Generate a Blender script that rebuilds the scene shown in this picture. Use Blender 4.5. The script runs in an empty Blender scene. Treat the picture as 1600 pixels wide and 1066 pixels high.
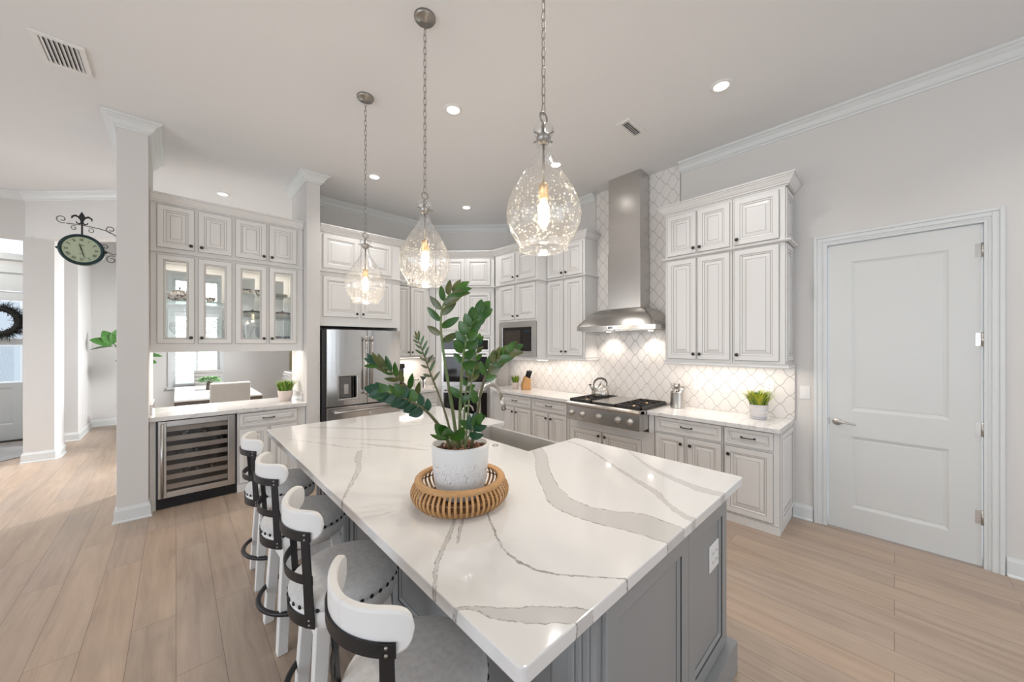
import bpy, math, random
from mathutils import Vector, Matrix
R_ = math.radians
PI = math.pi

# ------------------------------------------------------------------ camera
scene = bpy.context.scene
cam_data = bpy.data.cameras.new('camera')
cam = bpy.data.objects.new('camera', cam_data)
scene.collection.objects.link(cam)
YAW = math.atan2(560.0, 525.0)
cam.location = (0, 0, 1.60)
cam.rotation_euler = (PI/2, 0, YAW - PI/2)
cam_data.sensor_width = 36.0
cam_data.lens = 560.0/1600*36.0
cam_data.shift_y = 5.0/1600
cam_data.clip_start = 0.02
scene.camera = cam

# ------------------------------------------------------------------ exposure
scene.view_settings.view_transform = 'Standard'
scene.view_settings.look = 'None'
scene.view_settings.gamma = 1.0
scene.view_settings.use_curve_mapping = False
scene.view_settings.exposure = -0.11

# ------------------------------------------------------------------ world
world = bpy.data.worlds.new('daylight'); scene.world = world
world.use_nodes = True
bg = world.node_tree.nodes['Background']
bg.inputs['Color'].default_value = (0.88, 0.95, 1.05, 1)
bg.inputs['Strength'].default_value = 1.6

def area_light(name, loc, rot, sx, sy, power, col=(1, 1, 1), spread=180, parent=None):
    d = bpy.data.lights.new(name, 'AREA'); d.shape = 'RECTANGLE'; d.size = sx; d.size_y = sy
    d.energy = power; d.color = col; d.spread = R_(spread)
    o = bpy.data.objects.new(name, d); scene.collection.objects.link(o)
    o.location = loc; o.rotation_euler = rot
    if parent: o.parent = parent
    return o
# daylight entering through the big glazed openings of the living room behind the camera
area_light('daylight_rear', (0.2, -4.35, 1.55), (R_(-90), 0, 0), 5.6, 2.5, 320, (0.905, 0.965, 1.06))
area_light('daylight_left', (-4.85, 0.8, 1.55), (R_(90), 0, R_(-90)), 5.2, 2.5, 100, (0.905, 0.965, 1.06))
# daylight through the dining window, then added fills for entry, hall and dining side
area_light('daylight_dining', (0.34, 11.9, 3.6), (R_(-52), 0, R_(180)), 2.4, 1.6, 1300, (0.95, 0.98, 1.02))
area_light('entry_fill', (-2.9, 9.1, 3.62), (0, 0, 0), 0.5, 0.5, 32, (1.0, 0.98, 0.96))  # unseen lamp added to brighten the entry
area_light('hall_fill', (-4.6, 7.4, 1.7), (R_(66), 0, R_(-90)), 1.8, 2.2, 80, (0.95, 0.98, 1.02), 120)  # no window here: added fill that brightens the hall
area_light('dining_side_fill', (2.28, 8.2, 2.0), (R_(58), R_(0), R_(90)), 2.0, 1.6, 210, (0.96, 0.98, 1.02), 120)  # added fill at the solid side wall, brightens the dining room

# ------------------------------------------------------------------ helpers
COL = scene.collection

def principled(name, col=(0.8, 0.8, 0.8), rough=0.5, metal=0.0, **kw):
    m = bpy.data.materials.new(name); m.use_nodes = True
    b = m.node_tree.nodes['Principled BSDF']
    b.inputs['Base Color'].default_value = (*col, 1)
    b.inputs['Roughness'].default_value = rough
    b.inputs['Metallic'].default_value = metal
    for k, v in kw.items(): b.inputs[k.replace('_', ' ')].default_value = v
    return m

def N(m, typ, **kw):
    n = m.node_tree.nodes.new(typ)
    for k, v in kw.items(): setattr(n, k, v)
    return n

def L(m, a, b): m.node_tree.links.new(a, b)

def bsdf(m): return m.node_tree.nodes['Principled BSDF']

def mathn(m, op, a, b=None, c=None, clamp=False):
    n = N(m, 'ShaderNodeMath', operation=op); n.use_clamp = clamp
    for i, v in enumerate((a, b, c)):
        if v is None: continue
        if isinstance(v, (int, float)): n.inputs[i].default_value = v
        else: L(m, v, n.inputs[i])
    return n.outputs[0]

def mixc(m, fac, c1, c2):
    n = N(m, 'ShaderNodeMix', data_type='RGBA')
    for s, v in ((0, fac), (6, c1), (7, c2)):
        if isinstance(v, (int, float)): n.inputs[s].default_value = v
        elif isinstance(v, tuple): n.inputs[s].default_value = (*v, 1) if len(v) == 3 else v
        else: L(m, v, n.inputs[s])
    return n.outputs[2]

def coords(m, kind='Object', scale=(1, 1, 1), rot=(0, 0, 0), loc=(0, 0, 0)):
    t = N(m, 'ShaderNodeTexCoord'); mp = N(m, 'ShaderNodeMapping')
    mp.inputs['Scale'].default_value = scale; mp.inputs['Rotation'].default_value = rot
    mp.inputs['Location'].default_value = loc
    L(m, t.outputs[kind], mp.inputs['Vector'])
    return mp.outputs[0]

def world_coords(m, scale=(1, 1, 1), rot=(0, 0, 0)):
    t = N(m, 'ShaderNodeNewGeometry'); mp = N(m, 'ShaderNodeMapping')
    mp.inputs['Scale'].default_value = scale; mp.inputs['Rotation'].default_value = rot
    L(m, t.outputs['Position'], mp.inputs['Vector'])
    return mp.outputs[0]

def noise(m, vec, scale, detail=3, rough=0.5, dist=0.0):
    n = N(m, 'ShaderNodeTexNoise'); n.inputs['Scale'].default_value = scale
    n.inputs['Detail'].default_value = detail; n.inputs['Roughness'].default_value = rough
    n.inputs['Distortion'].default_value = dist
    if vec is not None: L(m, vec, n.inputs['Vector'])
    return n.outputs['Fac']

def ramp(m, fac, stops):
    n = N(m, 'ShaderNodeValToRGB'); L(m, fac, n.inputs[0]); e = n.color_ramp.elements
    while len(e) < len(stops): e.new(0.5)
    for i, (p, c) in enumerate(stops):
        e[i].position = p; e[i].color = (*c, 1) if len(c) == 3 else c
    return n.outputs[0]

def bump(m, h, strength=0.2, dist=0.01):
    n = N(m, 'ShaderNodeBump'); n.inputs['Strength'].default_value = strength
    n.inputs['Distance'].default_value = dist
    L(m, h, n.inputs['Height']); L(m, n.outputs[0], bsdf(m).inputs['Normal'])
    return n

def emission(name, col, strength):
    m = bpy.data.materials.new(name); m.use_nodes = True
    nt = m.node_tree; nt.nodes.clear()
    e = nt.nodes.new('ShaderNodeEmission'); o = nt.nodes.new('ShaderNodeOutputMaterial')
    e.inputs[0].default_value = (*col, 1); e.inputs[1].default_value = strength
    nt.links.new(e.outputs[0], o.inputs[0]); return m

def thin_glass(name, tint=(1, 1, 1), rough=0.02, seeded=False, edge=0.35, base=0.05, haze=0.0):
    m = bpy.data.materials.new(name); m.use_nodes = True
    nt = m.node_tree; nt.nodes.clear()
    o = nt.nodes.new('ShaderNodeOutputMaterial'); mx = nt.nodes.new('ShaderNodeMixShader')
    tr = nt.nodes.new('ShaderNodeBsdfTransparent'); gl = nt.nodes.new('ShaderNodeBsdfGlossy')
    lw = nt.nodes.new('ShaderNodeLayerWeight'); lw.inputs[0].default_value = 0.32
    tr.inputs[0].default_value = (*tint, 1); gl.inputs['Roughness'].default_value = rough
    mr = nt.nodes.new('ShaderNodeMapRange'); mr.inputs['To Min'].default_value = base
    mr.inputs['To Max'].default_value = edge + base
    nt.links.new(lw.outputs['Facing'], mr.inputs[0]); fac = mr.outputs[0]
    if seeded:
        tc = nt.nodes.new('ShaderNodeTexCoord')
        vo = nt.nodes.new('ShaderNodeTexVoronoi'); vo.inputs['Scale'].default_value = 62
        nz = nt.nodes.new('ShaderNodeTexNoise'); nz.inputs['Scale'].default_value = 22; nz.inputs['Detail'].default_value = 3
        nt.links.new(tc.outputs['Object'], vo.inputs['Vector']); nt.links.new(tc.outputs['Object'], nz.inputs['Vector'])
        sm = nt.nodes.new('ShaderNodeMapRange'); sm.inputs['From Min'].default_value = 0.30; sm.inputs['From Max'].default_value = 0.12
        nt.links.new(vo.outputs['Distance'], sm.inputs[0])
        ad = nt.nodes.new('ShaderNodeMath'); ad.operation = 'ADD'
        nt.links.new(sm.outputs[0], ad.inputs[0]); nt.links.new(nz.outputs['Fac'], ad.inputs[1])
        bp = nt.nodes.new('ShaderNodeBump'); bp.inputs['Strength'].default_value = 0.9; bp.inputs['Distance'].default_value = 0.006
        nt.links.new(ad.outputs[0], bp.inputs['Height'])
        nt.links.new(bp.outputs[0], gl.inputs['Normal']); nt.links.new(bp.outputs[0], lw.inputs['Normal'])
        m2 = nt.nodes.new('ShaderNodeMath'); m2.operation = 'MULTIPLY_ADD'; m2.inputs[1].default_value = 0.10
        nt.links.new(sm.outputs[0], m2.inputs[0]); nt.links.new(fac, m2.inputs[2]); fac = m2.outputs[0]
    nt.links.new(fac, mx.inputs[0]); nt.links.new(tr.outputs[0], mx.inputs[1]); nt.links.new(gl.outputs[0], mx.inputs[2])
    if haze:
        df = nt.nodes.new('ShaderNodeBsdfDiffuse'); df.inputs[0].default_value = (0.95, 0.95, 0.95, 1)
        tl = nt.nodes.new('ShaderNodeBsdfTranslucent'); tl.inputs[0].default_value = (0.95, 0.94, 0.92, 1)
        m1 = nt.nodes.new('ShaderNodeMixShader'); m1.inputs[0].default_value = 0.5; nt.links.new(df.outputs[0], m1.inputs[1]); nt.links.new(tl.outputs[0], m1.inputs[2])
        m3 = nt.nodes.new('ShaderNodeMixShader'); nt.links.new(mx.outputs[0], m3.inputs[1]); nt.links.new(m1.outputs[0], m3.inputs[2])
        if seeded:
            hm = nt.nodes.new('ShaderNodeMath'); hm.operation = 'MULTIPLY_ADD'; hm.inputs[1].default_value = haze*3.0; hm.inputs[2].default_value = haze*0.25
            nt.links.new(sm.outputs[0], hm.inputs[0]); nt.links.new(hm.outputs[0], m3.inputs[0])
        else: m3.inputs[0].default_value = haze
        nt.links.new(m3.outputs[0], o.inputs[0])
    else: nt.links.new(mx.outputs[0], o.inputs[0])
    return m

class MB:
    """mesh builder: collects faces, then links them as ONE mesh object"""
    def __init__(s): s.v = []; s.f = []; s.m = []; s.sm = []
    def add(s, vs, fs, m=0, smooth=False):
        o = len(s.v); s.v += [tuple(p) for p in vs]
        for f in fs: s.f.append([i+o for i in f]); s.m.append(m); s.sm.append(smooth)
        return s
    def box(s, x0, x1, y0, y1, z0, z1, m=0, M=None):
        vs = [(x, y, z) for x in (x0, x1) for y in (y0, y1) for z in (z0, z1)]
        if M is not None: vs = [tuple(M @ Vector(p)) for p in vs]
        return s.add(vs, [(0, 1, 3, 2), (4, 6, 7, 5), (0, 4, 5, 1), (2, 3, 7, 6), (0, 2, 6, 4), (1, 5, 7, 3)], m)
    def prism(s, poly, z0, z1, m=0):
        n = len(poly)
        vs = [(x, y, z0) for x, y in poly]+[(x, y, z1) for x, y in poly]
        fs = [list(range(n-1, -1, -1)), list(range(n, 2*n))]+[(i, (i+1) % n, n+(i+1) % n, n+i) for i in range(n)]
        return s.add(vs, fs, m)
    def slab(s, poly, axis, a0, a1, m=0):
        """prism of a 2-D outline extruded along axis 0/1/2"""
        def P(u, v, a): return (a, u, v) if axis == 0 else ((u, a, v) if axis == 1 else (u, v, a))
        n = len(poly)
        vs = [P(u, v, a0) for u, v in poly]+[P(u, v, a1) for u, v in poly]
        fs = [list(range(n-1, -1, -1)), list(range(n, 2*n))]+[(i, (i+1) % n, n+(i+1) % n, n+i) for i in range(n)]
        return s.add(vs, fs, m)
    def lathe(s, prof, n=32, c=(0, 0, 0), m=0, M=None, smooth=True, cap=True, fn=None):
        vs = []; fs = []
        for r, z in prof:
            for i in range(n):
                a = 2*PI*i/n; rr = r*(fn(a, z) if fn else 1)
                p = Vector((rr*math.cos(a), rr*math.sin(a), z))
                if M is not None: p = M @ p
                vs.append((p.x+c[0], p.y+c[1], p.z+c[2]))
        k = len(prof)
        for j in range(k-1):
            for i in range(n):
                i2 = (i+1) % n
                fs.append((j*n+i, j*n+i2, (j+1)*n+i2, (j+1)*n+i))
        s.add(vs, fs, m, smooth)
        if cap:
            o = len(s.v)-len(vs)
            if prof[0][0] > 1e-4: s.f.append([o+i for i in range(n-1, -1, -1)]); s.m.append(m); s.sm.append(False)
            if prof[-1][0] > 1e-4: s.f.append([o+(k-1)*n+i for i in range(n)]); s.m.append(m); s.sm.append(False)
        return s
    def cyl(s, p0, p1, r, n=16, m=0, r2=None, smooth=True):
        p0 = Vector(p0); p1 = Vector(p1); d = p1-p0
        q = d.to_track_quat('Z', 'Y').to_matrix().to_4x4(); q.translation = p0
        return s.lathe([(r, 0), (r if r2 is None else r2, d.length)], n, (0, 0, 0), m, q, smooth)
    def tube(s, pts, r, n=8, m=0, closed=False, flat=None):
        """round tube (r may be a list) along points; flat=(w,t) makes a strap"""
        pts = [Vector(p) for p in pts]; K = len(pts); vs = []; fs = []
        up = Vector((0, 0, 1)); prev = None
        for i, p in enumerate(pts):
            if closed: t = pts[(i+1) % K]-pts[i-1]
            else: t = pts[min(i+1, K-1)]-pts[max(i-1, 0)]
            t.normalize()
            a = (up if prev is None else prev)
            if prev is None and abs(t.dot(up)) > 0.95: a = Vector((1, 0, 0))
            x = (a - t*a.dot(t)).normalized(); y = t.cross(x); prev = x
            rr = r[i] if isinstance(r, (list, tuple)) else r
            for j in range(n):
                g = 2*PI*j/n
                vs.append(p + x*rr*math.cos(g) + y*rr*math.sin(g))
        for i in range(K if closed else K-1):
            i2 = (i+1) % K
            for j in range(n):
                j2 = (j+1) % n
                fs.append((i*n+j, i*n+j2, i2*n+j2, i2*n+j))
        s.add(vs, fs, m, True)
        if not closed:
            o = len(s.v)-len(vs)
            s.f.append([o+j for j in range(n-1, -1, -1)]); s.m.append(m); s.sm.append(False)
            s.f.append([o+(K-1)*n+j for j in range(n)]); s.m.append(m); s.sm.append(False)
        return s
    def sweep(s, path, prof, m=0, closed=False, sgn=1):
        """moulding: prof = [(out, z)] swept along a plan path; out is to the right of travel * sgn"""
        P = [Vector(p) for p in path]; K = len(P); vs = []; fs = []
        for i in range(K):
            if closed or 0 < i < K-1:
                a = (P[i]-P[i-1]).normalized(); b = (P[(i+1) % K]-P[i]).normalized()
            elif i == 0: a = b = (P[1]-P[0]).normalized()
            else: a = b = (P[-1]-P[-2]).normalized()
            na = Vector((a.y, -a.x))*sgn; nb = Vector((b.y, -b.x))*sgn
            mv = (na+nb); mv = mv/max(mv.dot(na), 1e-4)
            for d, z in prof: vs.append((P[i].x+mv.x*d, P[i].y+mv.y*d, z))
        k = len(prof)
        for i in range(K if closed else K-1):
            i2 = (i+1) % K
            for j in range(k):
                j2 = (j+1) % k
                fs.append((i*k+j, i*k+j2, i2*k+j2, i2*k+j))
        if not closed:
            fs.append(list(range(k))); fs.append([(K-1)*k+j for j in range(k-1, -1, -1)])
        return s.add(vs, fs, m)
    def rings(s, x0, x1, z0, z1, prof, yb, back=True, hole=False):
        """panel facing -y: prof = [(inset, y, mat)]; yb = back plane"""
        vs = []; fs = []; ms = []
        def ring(i, y): vs.extend([(x0+i, y, z0+i), (x1-i, y, z0+i), (x1-i, y, z1-i), (x0+i, y, z1-i)])
        ring(0, yb)
        for i, y, m in prof: ring(i, y)
        for k in range(len(prof)):
            for j in range(4):
                j2 = (j+1) % 4
                fs.append((k*4+j, k*4+j2, (k+1)*4+j2, (k+1)*4+j)); ms.append(prof[k][2])
        e = len(prof)*4
        if not hole:
            fs.append((e, e+1, e+2, e+3)); ms.append(prof[-1][2] if prof[-1][2] != 1 else 0)
            if back: fs.append((3, 2, 1, 0)); ms.append(0)
        else:
            i = prof[-1][0]; ring(i, yb)
            for j in range(4):
                j2 = (j+1) % 4
                fs.append((e+j, e+j2, e+4+j2, e+4+j)); ms.append(0)
                fs.append((j2, j, e+4+j, e+4+j2)); ms.append(0)
        o = len(s.v); s.v += vs
        for f, m in zip(fs, ms): s.f.append([q+o for q in f]); s.m.append(m); s.sm.append(False)
        return s
    def build(s, name, mats, parent=None, loc=(0, 0, 0), rot=(0, 0, 0), bevel=0, seg=2, subsurf=0, kind=None):
        me = bpy.data.meshes.new(name); me.from_pydata([tuple(p) for p in s.v], [], s.f)
        if not isinstance(mats, (list, tuple)): mats = [mats]
        for mt in mats: me.materials.append(mt)
        for i, p in enumerate(me.polygons):
            p.material_index = min(s.m[i], len(mats)-1); p.use_smooth = s.sm[i]
        me.update()
        o = bpy.data.objects.new(name, me); COL.objects.link(o)
        o.location = loc; o.rotation_euler = rot
        if parent is not None: o.parent = parent
        if bevel:
            b = o.modifiers.new('bevel', 'BEVEL'); b.width = bevel; b.segments = seg; b.limit_method = 'ANGLE'; b.angle_limit = R_(40)
        if subsurf:
            u = o.modifiers.new('smooth', 'SUBSURF'); u.levels = subsurf; u.render_levels = subsurf
        if kind: o['kind'] = kind
        return o

def tag(o, label=None, cat=None, group=None, kind=None):
    if label: o['label'] = label
    if cat: o['category'] = cat
    if group: o['group'] = group
    if kind: o['kind'] = kind
    return o

def thing(name, label, cat, loc=(0, 0, 0), rotz=0, group=None):
    o = bpy.data.objects.new(name, None); COL.objects.link(o)
    o.empty_display_size = 0.1
    o.location = loc; o.rotation_euler = (0, 0, rotz)
    return tag(o, label, cat, group)

def struct(o): o['kind'] = 'structure'; return o

def copy_tree(o, parent=None):
    c = o.copy(); COL.objects.link(c); c.parent = parent
    for ch in list(o.children):
        if ch.name in bpy.data.objects: copy_tree(ch, c)
    return c

def arc(c, r, a0, a1, n, z=0):
    return [(c[0]+r*math.cos(a0+(a1-a0)*i/n), c[1]+r*math.sin(a0+(a1-a0)*i/n), z) for i in range(n+1)]

# ------------------------------------------------------------------ materials
WALL = principled('wall_paint', (0.70, 0.685, 0.665), 0.75)
bump(WALL, noise(WALL, world_coords(WALL), 260, 2), 0.05, 0.002)
CEIL = principled('ceiling_paint', (0.80, 0.805, 0.81), 0.85)
bump(CEIL, noise(CEIL, world_coords(CEIL), 120, 3), 0.10, 0.003)
TRIM = principled('trim_paint', (0.72, 0.745, 0.745), 0.4)
CAB = principled('cabinet_paint', (0.79, 0.785, 0.77), 0.38)
GLAZE = principled('cabinet_glaze', (0.22, 0.19, 0.165), 0.5)
DOORP = principled('door_paint', (0.68, 0.695, 0.685), 0.38)
GREY = principled('island_paint', (0.285, 0.293, 0.294), 0.36)
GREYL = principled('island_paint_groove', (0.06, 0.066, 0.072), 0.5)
BRONZE = principled('dark_bronze', (0.06, 0.055, 0.05), 0.35, 0.8)
PULL = principled('pewter_pull', (0.10, 0.095, 0.09), 0.35, 0.85)
BLACK = principled('black_metal', (0.018, 0.018, 0.020), 0.42, 0.3)
IRON = principled('cast_iron', (0.02, 0.018, 0.016), 0.55)
BGLASS = principled('black_glass', (0.012, 0.010, 0.010), 0.06)
CHROME = principled('satin_nickel', (0.55, 0.53, 0.50), 0.28, 1.0)
NICKEL = principled('brushed_nickel', (0.36, 0.34, 0.31), 0.36, 1.0)
BRASS = principled('warm_brass', (0.72, 0.52, 0.30), 0.35, 1.0)
DARKIN = principled('dark_interior', (0.03, 0.03, 0.035), 0.6)
PLASTIC = principled('white_plastic', (0.82, 0.82, 0.81), 0.35)
PANE = thin_glass('window_glass', (0.97, 0.98, 0.98), 0.01, edge=0.25, base=0.03)
CABGLASS = thin_glass('cabinet_glass', (0.97, 0.985, 0.98), 0.01, edge=0.2, base=0.03)
SHELFG = thin_glass('shelf_glass', (0.90, 0.94, 0.93), 0.02, edge=0.4, base=0.08)
CRYSTAL = thin_glass('crystal', (0.96, 0.965, 0.965), 0.03, edge=0.55, base=0.08)
SEEDED = thin_glass('seeded_glass', (1, 1, 1), 0.06, True, edge=0.62, base=0.05, haze=0.075)
BULB = emission('filament_bulb', (1.0, 0.80, 0.52), 30)
LED = emission('downlight_led', (1.0, 0.96, 0.90), 12)
STRIPL = emission('strip_led', (1.0, 0.90, 0.80), 7)
DISPLAY = emission('display_glow', (0.35, 0.6, 0.8), 0.08)

def steel(name, col=(0.60, 0.585, 0.565), rough=0.26, axis='z', amp=0.10):
    m = principled(name, col, rough, 1.0)
    sc = {'z': (160, 160, 1.2), 'y': (160, 1.2, 160), 'x': (1.2, 160, 160)}[axis]
    n = noise(m, coords(m, 'Object', sc), 1.0, 2)
    r = mathn(m, 'MULTIPLY_ADD', n, amp*0.5, rough-amp/4); L(m, r, bsdf(m).inputs['Roughness'])
    bump(m, n, 0.012, 0.001)
    return m
STEEL = steel('brushed_steel')
STEELH = steel('brushed_steel_horizontal', axis='x')
STEELF = steel('fridge_steel', (0.66, 0.655, 0.64), 0.19, 'z', 0.06)
SINKST = steel('sink_steel', (0.56, 0.545, 0.52), 0.42, 'x')
bsdf(SINKST).inputs['Metallic'].default_value = 0.6

def floor_mat():
    m = principled('oak_plank_floor', (0.4, 0.3, 0.22), 0.36)
    v = world_coords(m, (1, 1, 1), (0, 0, R_(90)))
    sw = N(m, 'ShaderNodeSeparateXYZ'); g = N(m, 'ShaderNodeNewGeometry'); L(m, g.outputs['Position'], sw.inputs[0])
    cb = N(m, 'ShaderNodeCombineXYZ'); L(m, sw.outputs[1], cb.inputs[0]); L(m, sw.outputs[0], cb.inputs[1])
    br = N(m, 'ShaderNodeTexBrick'); br.offset = 0.37; br.offset_frequency = 2
    br.inputs['Scale'].default_value = 1; br.inputs['Brick Width'].default_value = 1.45
    br.inputs['Row Height'].default_value = 0.182; br.inputs['Mortar Size'].default_value = 0.0014
    br.inputs['Mortar Smooth'].default_value = 0.3
    br.inputs['Color1'].default_value = (0, 0, 0, 1); br.inputs['Color2'].default_value = (1, 1, 1, 1)
    br.inputs['Mortar'].default_value = (0.5, 0.5, 0.5, 1)
    L(m, cb.outputs[0], br.inputs['Vector'])
    bw = N(m, 'ShaderNodeRGBToBW'); L(m, br.outputs['Color'], bw.inputs[0])
    # grain offset per plank
    off = N(m, 'ShaderNodeCombineXYZ'); L(m, mathn(m, 'MULTIPLY', bw.outputs[0], 31.7), off.inputs[2])
    add = N(m, 'ShaderNodeVectorMath', operation='ADD'); L(m, cb.outputs[0], add.inputs[0]); L(m, off.outputs[0], add.inputs[1])
    mp = N(m, 'ShaderNodeMapping'); mp.inputs['Scale'].default_value = (0.9, 10, 1); L(m, add.outputs[0], mp.inputs['Vector'])
    n1 = noise(m, mp.outputs[0], 1.6, 6, 0.6, 0.6)
    mp2 = N(m, 'ShaderNodeMapping'); mp2.inputs['Scale'].default_value = (3, 90, 1); L(m, add.outputs[0], mp2.inputs['Vector'])
    n2 = noise(m, mp2.outputs[0], 2.0, 4, 0.6)
    c = ramp(m, n1, [(0.22, (0.35, 0.262, 0.198)), (0.5, (0.475, 0.368, 0.284)), (0.78, (0.575, 0.458, 0.362))])
    c = mixc(m, mathn(m, 'MULTIPLY', n2, 0.22), c, (0.26, 0.19, 0.14))
    tone = ramp(m, bw.outputs[0], [(0, (0.93, 0.93, 0.95)), (0.5, (1.0, 0.985, 0.97)), (1, (1.06, 1.02, 0.98))])
    mu = N(m, 'ShaderNodeMix', data_type='RGBA', blend_type='MULTIPLY'); mu.inputs[0].default_value = 1
    L(m, c, mu.inputs[6]); L(m, tone, mu.inputs[7])
    c = mixc(m, br.outputs['Fac'], mu.outputs[2], (0.20, 0.145, 0.11))
    L(m, c, bsdf(m).inputs['Base Color'])
    bump(m, mathn(m, 'SUBTRACT', mathn(m, 'MULTIPLY', n2, 0.15), br.outputs['Fac']), 0.15, 0.002)
    L(m, mathn(m, 'MULTIPLY_ADD', n1, 0.12, 0.30), bsdf(m).inputs['Roughness'])
    return m
FLOOR = floor_mat()

def tile_mat():
    """arabesque lantern tile with grey grout, in the plane x = const (u = world y, v = world z)"""
    m = principled('arabesque_tile', (0.80, 0.775, 0.75), 0.16)
    g = N(m, 'ShaderNodeNewGeometry'); s = N(m, 'ShaderNodeSeparateXYZ'); L(m, g.outputs['Position'], s.inputs[0])
    u = mathn(m, 'DIVIDE', mathn(m, 'ADD', s.outputs[1], 0.03), 0.155*1.0)
    v = mathn(m, 'DIVIDE', mathn(m, 'ADD', s.outputs[2], 0.02), 0.175*1.0)
    p = mathn(m, 'ADD', u, v); q = mathn(m, 'SUBTRACT', u, v)
    A = -0.050
    a = mathn(m, 'ADD', p, mathn(m, 'MULTIPLY', mathn(m, 'SINE', mathn(m, 'MULTIPLY', q, 2*PI)), A))
    b = mathn(m, 'ADD', q, mathn(m, 'MULTIPLY', mathn(m, 'SINE', mathn(m, 'MULTIPLY', p, 2*PI)), A))
    def dist(t): return mathn(m, 'ABSOLUTE', mathn(m, 'SUBTRACT', mathn(m, 'FRACT', t), 0.5))
    e = mathn(m, 'MAXIMUM', dist(a), dist(b))          # 0.5 at a grout line
    gm = N(m, 'ShaderNodeMapRange'); L(m, e, gm.inputs[0])
    gm.inputs['From Min'].default_value = 0.478; gm.inputs['From Max'].default_value = 0.490
    c = mixc(m, gm.outputs[0], (0.80, 0.775, 0.75), (0.30, 0.285, 0.27))
    L(m, c, bsdf(m).inputs['Base Color'])
    rr = mathn(m, 'MULTIPLY_ADD', gm.outputs[0], 0.5, 0.16); L(m, rr, bsdf(m).inputs['Roughness'])
    hm = N(m, 'ShaderNodeMapRange'); L(m, e, hm.inputs[0])
    hm.inputs['From Min'].default_value = 0.44; hm.inputs['From Max'].default_value = 0.49
    hm.inputs['To Min'].default_value = 1; hm.inputs['To Max'].default_value = 0
    bump(m, hm.outputs[0], 0.35, 0.003)
    return m
TILE = tile_mat()

def quartz(name, veins=None, soft=0.5):
    m = principled(name, (0.80, 0.795, 0.785), 0.09)
    bsdf(m).inputs['Coat Weight'].default_value = 0.35; bsdf(m).inputs['Coat Roughness'].default_value = 0.03
    g = N(m, 'ShaderNodeNewGeometry'); s = N(m, 'ShaderNodeSeparateXYZ'); L(m, g.outputs['Position'], s.inputs[0])
    base = mixc(m, mathn(m, 'MULTIPLY', noise(m, g.outputs['Position'], 1.7, 5, 0.6), 0.5), (0.79, 0.785, 0.775), (0.71, 0.705, 0.695))
    fine = mathn(m, 'SUBTRACT', noise(m, g.outputs['Position'], 22, 4, 0.65), 0.5)
    vfine = mathn(m, 'SUBTRACT', noise(m, g.outputs['Position'], 130, 2, 0.6), 0.5)
    brk = noise(m, g.outputs['Position'], 34, 3, 0.7)
    if veins:
        X, Y = s.outputs[0], s.outputs[1]
        fillm = None; linem = None
        for v in veins:
            kind, pts = v[0], v[1]; ec = v[2] if len(v) > 2 else 1.0
            y0, y1 = pts[0][0], pts[-1][0]
            t = N(m, 'ShaderNodeMapRange'); t.clamp = True; L(m, Y, t.inputs[0])
            t.inputs['From Min'].default_value = y0; t.inputs['From Max'].default_value = y1
            def fc(idx, lo, hi):
                n = N(m, 'ShaderNodeFloatCurve'); L(m, t.outputs[0], n.inputs['Value'])
                cu = n.mapping.curves[0]
                P = [((p[0]-y0)/(y1-y0), (p[idx]-lo)/(hi-lo)) for p in pts]
                cu.points[0].location = P[0]; cu.points[1].location = P[-1]
                for q in P[1:-1]: cu.points.new(*q)
                n.mapping.update()
                return mathn(m, 'MULTIPLY_ADD', n.outputs[0], hi-lo, lo)
            cx = fc(1, 0.4, 2.4)
            w = fc(2, 0.0, 0.12)
            d = mathn(m, 'ADD', mathn(m, 'SUBTRACT', X, cx), mathn(m, 'MULTIPLY', fine, 0.030 if kind != 'soft' else 0.03))
            d = mathn(m, 'ADD', d, mathn(m, 'MULTIPLY', vfine, 0.008))
            ad = mathn(m, 'ABSOLUTE', d)
            inr = mathn(m, 'MULTIPLY', mathn(m, 'GREATER_THAN', Y, y0), mathn(m, 'LESS_THAN', Y, y1))
            f = mathn(m, 'DIVIDE', mathn(m, 'SUBTRACT', w, ad), 0.004 if kind != 'soft' else 0.012, None, True)
            f = mathn(m, 'MULTIPLY', f, inr)
            fillm = f if fillm is None else mathn(m, 'MAXIMUM', fillm, f)
            if kind != 'soft':
                e = mathn(m, 'SUBTRACT', 1.0, mathn(m, 'DIVIDE', mathn(m, 'ABSOLUTE', mathn(m, 'SUBTRACT', ad, w)), 0.0042, None, True), None, True)
                e = mathn(m, 'MULTIPLY', mathn(m, 'MULTIPLY', e, inr), ec)
                linem = e if linem is None else mathn(m, 'MAXIMUM', linem, e)
        c = mixc(m, mathn(m, 'MULTIPLY', fillm, 0.62), base, (0.50, 0.49, 0.475))
        bk = mathn(m, 'MULTIPLY', linem, mathn(m, 'MULTIPLY_ADD', brk, 3.4, -0.95, True))
        c = mixc(m, bk, c, (0.19, 0.175, 0.165))
    else:
        n = noise(m, coords(m, 'Object', (0.5, 1.6, 1), (0, 0, R_(25))), 2.2, 5, 0.6, 1.4)
        v1 = mathn(m, 'ABSOLUTE', mathn(m, 'SUBTRACT', n, 0.5))
        f = N(m, 'ShaderNodeMapRange'); L(m, v1, f.inputs[0]); f.inputs['From Min'].default_value = 0.022; f.inputs['From Max'].default_value = 0.004
        c = mixc(m, mathn(m, 'MULTIPLY', f.outputs[0], 0.45), base, (0.45, 0.43, 0.41))
    L(m, c, bsdf(m).inputs['Base Color'])
    return m
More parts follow.
